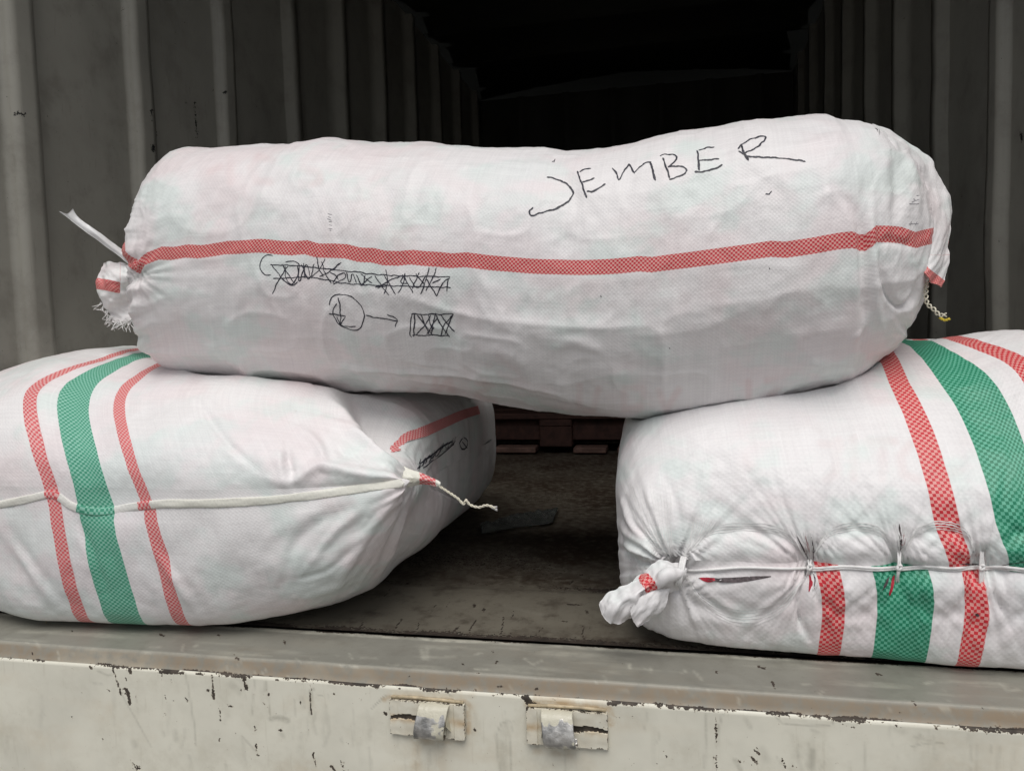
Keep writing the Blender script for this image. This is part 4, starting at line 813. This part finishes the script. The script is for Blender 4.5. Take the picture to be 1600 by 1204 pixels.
# print on the shaded side
def side_ribbon(name, strokes, w, mat, lab=None, off=.0012, seed=0):
    v, f = ribbon_on(lefto, strokes, w, off=off, step=4, seed=seed, wob=.05)
    if len(v):
        o = mk(name, v, f, mat, leftsack)
        if lab: o['label'] = lab
MAT['redprint'] = simple('red_print', (.36, .035, .02), .5, var=.15, scale=80)
SSP = cat([(617, 706), (620, 696), (634, 684), (660, 675), (690, 662), (722, 648), (748, 640)], 60)
hs_ = [h for h in (cast(lefto, a, b) for a, b in SSP) if h]; C = np.array([h[0] for h in hs_]); Nn = np.array([h[1] for h in hs_])
T = np.gradient(C, axis=0); T /= np.linalg.norm(T, axis=1, keepdims=True); B = np.cross(Nn, T); aw = np.linspace(-.009, .009, 5); sl = arcl(C[:, None], 0)[:, 0]
mk('side_stripe', (C[:, None]+B[:, None]*aw[None, :, None]+Nn[:, None]*.0008).reshape(-1, 3), gridf(len(C), 5), MAT['left'], leftsack, attrs={'w': (0*sl[:, None]+aw[None]+.0105).ravel(), 's': (sl[:, None]+0*aw[None]).ravel(), 'ghost': np.zeros(len(C)*5)})['label'] = 'red stripe on the shaded side'
TS = []
rs = np.random.RandomState(21); x, y = 652, 733
for i in range(30):
    u_, v_2 = rs.uniform(-3, 3), rs.uniform(6, 15); TS.append([(x, y), (x+rs.uniform(-2, 6), y-v_2*.6), (x+rs.uniform(0, 7), y-v_2)]); x += 2.0; y -= 1.35+rs.uniform(-.6, .6)
TS += [[(655, 724), (705, 688)], [(660, 731), (709, 694)], [(668, 716), (700, 690)]]
side_ribbon('ink_writing', TS, .0022, MAT['ink'], 'scribbled marker writing on the shaded side', .001, 3)
side_ribbon('ink_writing', [[(722, 684), (718, 692), (722, 702), (728, 700), (730, 688), (724, 683)], [(722, 690), (730, 700)]], .003, MAT['ink'], 'round ink mark on the shaded side', .001, 4)

# ---- right sack
NQ, NU = 400, 641
KX = at(1052, 890, 0)[0]
RSP = dict(low=.62, nq=NQ, nu=NU, len=.95, y0=-.040, zseam=.140, zmid=.2, ztop=.455, zbot=-.02, cap=.34, capb=.07, nf=2.15, nb=2.6,
          x0=lambda d: KX-.015-.070*(1-(1-min(1, d/.20))**2.3)**(1/2.3)+.10*ramp01(d, .75, .95), x1=lambda d: .705+0*d,
          zs=lambda d: .140+.06*ramp01(d, 0, .34), m=lambda d: 3.0+.4*ramp01(d, .0, .25))
P, dep_, U = lower_sack(RSP)
P[..., 2] -= .085*ramp01(P[..., 0], .30, .66)*ramp01(P[..., 2], .15, .42)*ramp01(dep_, .2, .4)[:, None]
P[..., 2] -= .034*ramp01(P[..., 2], .20, .38)*(1-ramp01(P[..., 0], .36, .5))
bow = np.clip((P[..., 0]-KX)/.25, 0, 1); P[..., 1] += (.008*(1-bow)**1.6)*np.exp(-dep_[:, None]/.25)
NR = fix_dir(gnormals(P), P)
k_ = ramp01(dep_, 0, .012)[:, None, None]; NR = NR*k_+np.array([0, -1., 0])*(1-k_); NR /= np.linalg.norm(NR, axis=-1, keepdims=True)
v_ = arcl(P, 0); vmid = v_[:, NU//4]; vlow = v_[:, 3*NU//4]; upper = np.sin(U)[None]+0*dep_[:, None] >= 0
SV = np.where(upper, vmid[:, None], -vlow[:, None])
px, py = proj(P.reshape(-1, 3)); px = px.reshape(P.shape[:2]); py = py.reshape(P.shape[:2])
X, Y, Z = P[..., 0], P[..., 1], P[..., 2]
front = np.clip(-NR[..., 1]*2+.35, 0, 1)
D = .010*fbm(X*5+12, SV*5, 3)+.0028*fbm(X*16+8, SV*15+4, 3)+.0011*fbm(X*55, SV*50, 3)
TIES = [(1052, 890, 1.25), (1265, 886, 1.), (1405, 886, .9), (1534, 886, 1.), (1680, 890, 1.)]
for (tx, ty, am) in TIES:
    dx, dy = px-tx, py-ty; r = np.hypot(dx, dy*1.05); an = np.arctan2(dy, dx)
    D -= .020*am*np.exp(-(r/26)**2)*front
    fold = np.sin(an*17+1.8*np.sin(an*4+tx)+fbm(an*3, r/40, 2)*2)+.55*np.sin(an*31+tx)
    D += .0034*am*np.exp(-r/70)*fold*np.clip(r/16, 0, 1)*front*np.where(dy > 0, 1., .8)
    D += (.0024*am*np.exp(-r/60)*np.sin(an*47+3*np.sin(an*6))*np.clip(r/25, 0, 1))*front
# lobes between ties above and below the cord
for k in range(len(TIES)-1):
    x0, x1 = TIES[k][0], TIES[k+1][0]; c = (x0+x1)/2; h = (x1-x0)/2
    q = np.clip(1-((px-c)/h)**2, 0, 1)
    up = np.clip(1-np.abs((886-py)-28*q)/30, 0, 1)*(py < 890); dn = np.clip(1-np.abs((py-888)-32*q)/36, 0, 1)*(py > 884)
    D += (.0062*q**.6*up**.8+.0060*q**.6*dn**.8)*front
    arc = 888-58*q**.55; D -= .0022*np.exp(-((py-arc)/7)**2)*front*(q > .02); arc2 = 890+74*q**.55; D -= .0018*np.exp(-((py-arc2)/8)**2)*front*(q > .02)
D -= .011*np.exp(-((py-888)/6)**2)*front*(px > 1050)*.55
def crr(pts, w, sy, asy=0.):
    global D
    D = D+crease(px, py, pts, w, sy, asy)*front
crr([(1262, 900), (1248, 930), (1248, 970), (1262, 1000)], 6, -.0085, .004); crr([(1405, 900), (1402, 940), (1400, 985)], 8, -.0030); crr([(1530, 950), (1515, 980), (1500, 1010)], 8, -.003)
crr([(965, 740), (985, 800), (1040, 885)], 8, .0035, .002); crr([(975, 780), (1000, 830), (1045, 885)], 5, -.004, .002); crr([(968, 800), (985, 850), (1040, 890)], 6, .003); crr([(965, 850), (990, 875), (1040, 892)], 5, -.0035); crr([(1010, 750), (1030, 830), (1058, 880)], 6, .002); crr([(1040, 740), (1060, 800), (1068, 860)], 6, -.0018)
crr([(1060, 790), (1110, 830), (1060, 885)], 12, .0015); crr([(1290, 540), (1310, 700), (1330, 780)], 26, -.004); crr([(1040, 700), (1120, 690), (1200, 720)], 30, .003); crr([(1050, 980), (1110, 960), (1190, 985)], 14, .003)
slack = np.clip((940-py)/60, 0, 1)*np.clip((py-840)/40, 0, 1)
D += .0018*(ridge(px/60, py/9+px/200, 3)-.8)*slack*front
P2 = P+NR*D[..., None]
P2[..., 2] = -smin(-P2[..., 2], -(.003+0*P2[..., 2]), .035)
lim = top_under(P2[..., 0], P2[..., 1]); P2[..., 2] = np.where(lim < 5, smin(P2[..., 2], lim, .012), P2[..., 2])
rightsack = empty('striped_sack', (.27, .4, 0), 'right lower sack with its mouth gathered by cord ties and a knotted cloth tail', 'sack', 'striped sacks on the truck bed')
GR = [[(1285, 690), (1310, 690), (1306, 740), (1290, 752)], [(1335, 682), (1335, 745)], [(1310, 684), (1312, 705)], [(1362, 688), (1398, 686)], [(1380, 688), (1380, 748)], [(1425, 690), (1408, 710), (1412, 740), (1438, 750)], [(1465, 720), (1478, 740), (1500, 735)]]
ghr = ghost(px, py, GR, 8)*.5*upper*np.clip(.7+1.2*fbm(X*20, SV*20, 2), 0, 1)
righto = mk('sack_body', P2.reshape(-1, 3), gridf(NQ, NU), MAT['right'], rightsack, attrs={'w': X, 's': SV, 'ghost': ghr})
bpy.context.view_layer.update()
ur = [(1395, 575), (1408, 610), (1426, 640), (1447, 700), (1463, 750), (1472, 795), (1480, 830), (1492, 860), (1505, 882)]
ug = [(1447, 542), (1497, 583), (1542, 640), (1570, 700), (1588, 760), (1597, 800), (1610, 840), (1630, 882)]
lr = [(1285, 893), (1298, 915), (1303, 940), (1303, 970), (1300, 998)]; lg = [(1395, 893), (1412, 915), (1415, 945), (1414, 975), (1412, 1003)]; lq = [(1518, 893), (1522, 925), (1528, 955), (1524, 985), (1516, 1015)]
u3 = [(1456, 522), (1505, 535), (1560, 553), (1597, 568)]; WU = stripe_map(righto, [ur, ug, u3], [.01425, .1045, .192], NU, SV, X); WD = stripe_map(righto, [lr, lg, lq], [.01425, .1045, .192], NU, SV, X, 15)
WR = np.where(upper, WU, WD)
righto.data.attributes['w'].data.foreach_set('value', WR.astype(np.float32).ravel())
def follow(ob, pts, off, n):
    hs_ = [cast(ob, a, b) for a, b in cat(pts, n)]; hs_ = [h for h in hs_ if h]
    C = np.array([h[0]+h[1]*off for h in hs_])
    return np.array([np.convolve(np.pad(C[:, k], 2, mode='edge'), np.ones(5)/5, 'valid') for k in range(3)]).T
def strap(pts, r, off=.001, n=60, name='cord_tie', mat=None, taut=None):
    C = follow(righto, pts, off, n)
    if taut is not None:
        C[:, 1] = np.minimum(C[:, 1], taut)
    v, f = tube(C, r, 8); return mk(name, v, f, mat or MAT['strand'], rightsack)
# horizontal cord: spans from tie to tie, not into the folds
def span(a, b, sag, r, Y0):
    c = np.array([at(x, y, Y0) for x, y in cat([a, ((a[0]+b[0])/2, (a[1]+b[1])/2+sag), b], 24)]); v, f = tube(c, r, 8); return v, f
def yfront(x, y):
    h = cast(righto, x, y); return h[0][1] if h else 0.
ys_ = [yfront(t[0], t[1]-18)+.003 for t in TIES]
parts = []
for k in range(len(TIES)-1):
    for dy, r in ((0, .0019), (3.0, .0014)):
        a, b = TIES[k], TIES[k+1]; n = 26
        if k == 0 and dy: continue
        q = [(a[0]+(b[0]-a[0])*t, a[1]+dy+(b[1]-a[1])*t+1.5*math.sin(t*9+k)) for t in np.linspace(0, 1, n)]
        q = [(x, y, min(ys_[k]+(ys_[k+1]-ys_[k])*i/(n-1), yfront(x, y)-r*1.3)) for i, (x, y) in enumerate(q)]
        parts.append(tube(np.array([at(*p) for p in q]), r, 8))
v, f = join(parts); mk('cord', v, f, MAT['strand'], rightsack)
for k, (tx, ty, am) in enumerate(TIES[1:4]):
    up_, dn_ = ((12, 14), (26, 24), (52, 66))[k]; yk = ys_[k+1]
    parts = []
    for dx in ((-2., 2.) if k < 2 else (-3., 0., 3.)):
        q = [(tx+dx*1.2, ty-up_, yk-.004), (tx+dx*.6, ty-up_*.4, yk-.010), (tx+dx, ty, yk-.011), (tx+dx*.4-2, ty+dn_*.5, yk-.010), (tx+dx-3, ty+dn_, yk-.003)]
        parts.append(tube(np.array([at(*p) for p in cat(q, 20)]), .0012, 8))
    a = np.linspace(0, 4*math.pi, 46); c0 = at(tx, ty, yk-.011); parts.append(tube(np.stack([c0[0]+.0024*np.cos(a), c0[1]-.0015*np.sin(a*1.5), c0[2]+.0030*np.sin(a+.5)], 1), .0018, 8))
    v, f = join(parts); mk('cord_tie', v, f, MAT['strand'], rightsack)
# pulled open weave at the ties: strips painted as gap shade and as packaging, drawn threads over them
def slit(pts, w0, mat, off=.0006, name='weave_gap'):
    n = 16; q = cat(pts, n); hs_ = [cast(righto, a, b) for a, b in q]; hs_ = [h for h in hs_ if h]
    C = np.array([h[0]+h[1]*off for h in hs_]); Nn = np.array([h[1] for h in hs_]); n = len(C)
    if n < 4: return
    T = np.gradient(C, axis=0); T /= np.linalg.norm(T, axis=1, keepdims=True); B = np.cross(Nn, T); t = np.linspace(0, 1, n)
    w = w0*np.sin(np.pi*np.clip(t, .02, .98))**.7; V = np.stack([C-B*w[:, None]/2, C+B*w[:, None]/2], 1).reshape(-1, 3)
    mk(name, V, gridf(n, 2), mat, rightsack)
slit([(1092, 903), (1140, 906), (1205, 900)], .0068, MAT['slit']); slit([(1094, 903), (1104, 905), (1120, 905)], .0062, MAT['slitred'], .0010)
slit([(1246, 838), (1256, 858), (1264, 878)], .0024, MAT['slit']); slit([(1258, 836), (1264, 858), (1268, 878)], .003, MAT['slitpink']); slit([(1268, 838), (1271, 860), (1271, 878)], .0018, MAT['slit'])
slit([(1405, 818), (1407, 842), (1408, 862)], .0036, MAT['slit']); slit([(1413, 830), (1411, 848), (1409, 862)], .005, MAT['slitpink'], .0004)
slit([(1265, 895), (1267, 910), (1264, 924)], .0045, MAT['slitred']); slit([(1270, 895), (1274, 905), (1272, 920)], .0022, MAT['slit'])
slit([(1397, 898), (1393, 914), (1390, 930)], .0055, MAT['slitred']); slit([(1389, 900), (1384, 912), (1378, 922)], .0035, MAT['slit'])
slit([(1560, 884), (1580, 880), (1610, 876)], .0014, MAT['slit']); slit([(1500, 880), (1530, 881)], .0022, MAT['slit']); slit([(1524, 958), (1530, 962)], .004, MAT['slit'])
TH = []
rs = np.random.RandomState(9)
for (x0, x1, ytop, tx) in ((1236, 1272, 832, 1266), (1396, 1424, 820, 1407)):
    for k in range(9):
        x = x0+(x1-x0)*k/8; TH.append([(x, ytop+rs.uniform(-6, 6)), ((x+tx)/2+2, ytop+26), (tx+(x-tx)*.15, 876)])
for k in range(16):      # fan of drawn tapes left of the first tie
    a = k/15; x = 968+a*80; y = 745+a*30+rs.uniform(-8, 8); TH.append([(x, y), ((x+1050)/2-8*(1-a), (y+885)/2+8), (1046+a*10, 880)])
for k in range(10):
    a = k/9; TH.append([(1085+a*40, 806+a*8), (1078+a*20, 845), (1062, 882)])
for (xa, xb, h) in ((1060, 1265, 58), (1265, 1405, 58), (1405, 1533, 60)):
    for k in range(4):
        hh_ = h+k*4; TH.append([(xa+8, 880-hh_*.2), (xa+(xb-xa)*.2, 886-hh_*.82), ((xa+xb)/2, 886-hh_), (xb-(xb-xa)*.2, 886-hh_*.85), (xb-8, 880-hh_*.2)])
for (xa, xb, h) in ((1065, 1262, 70), ):
    for k in range(6):
        hh_ = h+k*5-10; TH.append([(xa+4, 896), (xa+(xb-xa)*.2, 890+hh_*.72), ((xa+xb)/2, 892+hh_), (xb-(xb-xa)*.2, 890+hh_*.75), (xb-4, 900)])
v, f = ribbon_on(righto, TH, .0011, off=.0009, step=5, seed=8, wob=.3); o = mk('drawn_threads', v, f, MAT['strand'], rightsack); o['kind'] = 'stuff'
# knotted tail
yk = yfront(1052, 930)-.004
row = [[(1066, 874, yk), (1075, 888, yk-.02), (1062, 925, yk-.002)], [(1040, 876, yk), (1045, 898, yk-.030), (1040, 930, yk-.006)], [(1010, 893, yk-.008), (1012, 915, yk-.038), (1020, 940, yk-.012)], [(985, 912, yk-.016), (988, 935, yk-.040), (1000, 962, yk-.018)], [(952, 926, yk-.022), (958, 948, yk-.040), (976, 966, yk-.022)], [(936, 944, yk-.026), (940, 962, yk-.036), (964, 973, yk-.026)]]
V, Fc, du, dv = patch(row, 110, 46, .0062, 34, 12, .002, .020)
qx, qy = proj(V); dd, sg, tt = pldist(qx, qy, [(1008, 904), (1016, 914), (1020, 926)])
mk('knotted_tail', V, Fc, MAT['right'], rightsack, attrs={'w': np.where((dd < 10), .014+dd*.0009*sg, -.03), 's': dv, 'ghost': du*0})
row = [[(1046, 918, yk-.012), (1040, 945, yk-.02), (1030, 960, yk-.012)], [(1020, 922, yk-.028), (1018, 950, yk-.034), (1012, 972, yk-.024)], [(996, 935, yk-.036), (998, 955, yk-.038), (998, 978, yk-.03)], [(984, 948, yk-.04), (986, 960, yk-.04), (990, 972, yk-.034)]]
V, Fc, du, dv = patch(row, 50, 36, .0042, 40, 4, .001, .002); mk('tail_flap', V, Fc, MAT['right'], rightsack, attrs={'w': -.04-dv, 's': du, 'ghost': du*0})
parts = []
for k in range(3):
    a = np.linspace(0, 2*math.pi, 26); c0 = at(1061+k*3, 892+k, yk-.004); c = np.stack([c0[0]+.004*np.sin(a+.4), c0[1]+.018*np.cos(a), c0[2]+.019*np.sin(a)], 1); parts.append(tube(c, .0018, 6))
v, f = join(parts); mk('binding', v, f, MAT['strand'], rightsack)

# ------------------------------------------------------------------ pallet, film, straw
pal = empty('wooden_pallet', (-.25, 1.85, 0), 'reddish wooden pallet lying deep in the dark cargo box beyond the sacks', 'pallet')
def pc(name, b, mat, lab=None):
    v, f = boxm(*b); v[:, 1] -= .1; o = mk(name, v, f, mat, pal, False); bv = o.modifiers.new('bevel', 'BEVEL'); bv.width = .003; bv.segments = 1
    return o
x0, x1 = -.98, .10
for k in range(6): pc('deck_board', (x0+0, x1, 1.80+.17*k, 1.80+.17*k+.13, .125, .147), MAT['wood'])
for xx in (x0, -.50, -.085): pc('block', (xx, xx+.12, 1.80, 1.90, .024, .098), MAT['woodpale'] if xx < -.09 and False else MAT['wood'])
for xx in (x0, -.50, -.085): pc('stringer', (xx, xx+.12, 1.80, 2.78, .099, .1235), MAT['wood'])
pc('side_rail', (x0+.121, -.0865, 1.83, 1.86, .045, .124), MAT['wood'])
for a, b in ((-.86, -.70), (-.67, -.515), (-.375, -.255), (-.215, -.095)): pc('bottom_board', (a, b, 1.79, 1.88, .002, .0225), MAT['woodpale'])
pc('post', (-.075, .02, 1.62, 1.72, .002, .16), MAT['wood'])
row = [[(745, 752, .60), (790, 742, .72), (850, 735, .80), (872, 738, .82)], [(748, 756, .58), (790, 750, .66), (850, 744, .72), (868, 745, .74)], [(750, 760, .56), (800, 756, .62), (850, 752, .66), (862, 750, .68)]]
V = np.array([[at(*c) for c in r] for r in row]); 
Q = np.stack([cat(V[i], 60) for i in range(3)]); Q = np.stack([cat(Q[:, j], 24) for j in range(60)], 1)
Q[..., 2] = .004+.022*np.abs(fbm(Q[..., 0]*30, Q[..., 1]*30, 3))*np.sin(np.linspace(0, math.pi, 24))[:, None]+.006*np.sin(np.linspace(0, math.pi, 24))[:, None]
fo = mk('plastic_film', Q.reshape(-1, 3), gridf(24, 60), MAT['film']); md = fo.modifiers.new('thickness', 'SOLIDIFY'); md.thickness = .0004
tag(fo, 'scrap of crumpled clear plastic film on the dark floor between the sacks', 'plastic film')
c = np.array([at(*p) for p in cat([(60, 951, -.018), (70, 960, -.022), (80, 968, -.026)], 8)]); v1 = tube(c, .0011, 6)
c = np.array([at(*p) for p in cat([(71, 958, -.022), (72, 970, -.03), (73, 983, -.04)], 8)]); v2 = tube(c, .0005, 5)
v, f = join([v1, v2]); so_ = mk('straw', v, f, MAT['straw']); tag(so_, 'thin brown straw stuck at the foot of the left sack above the sill', 'straw')
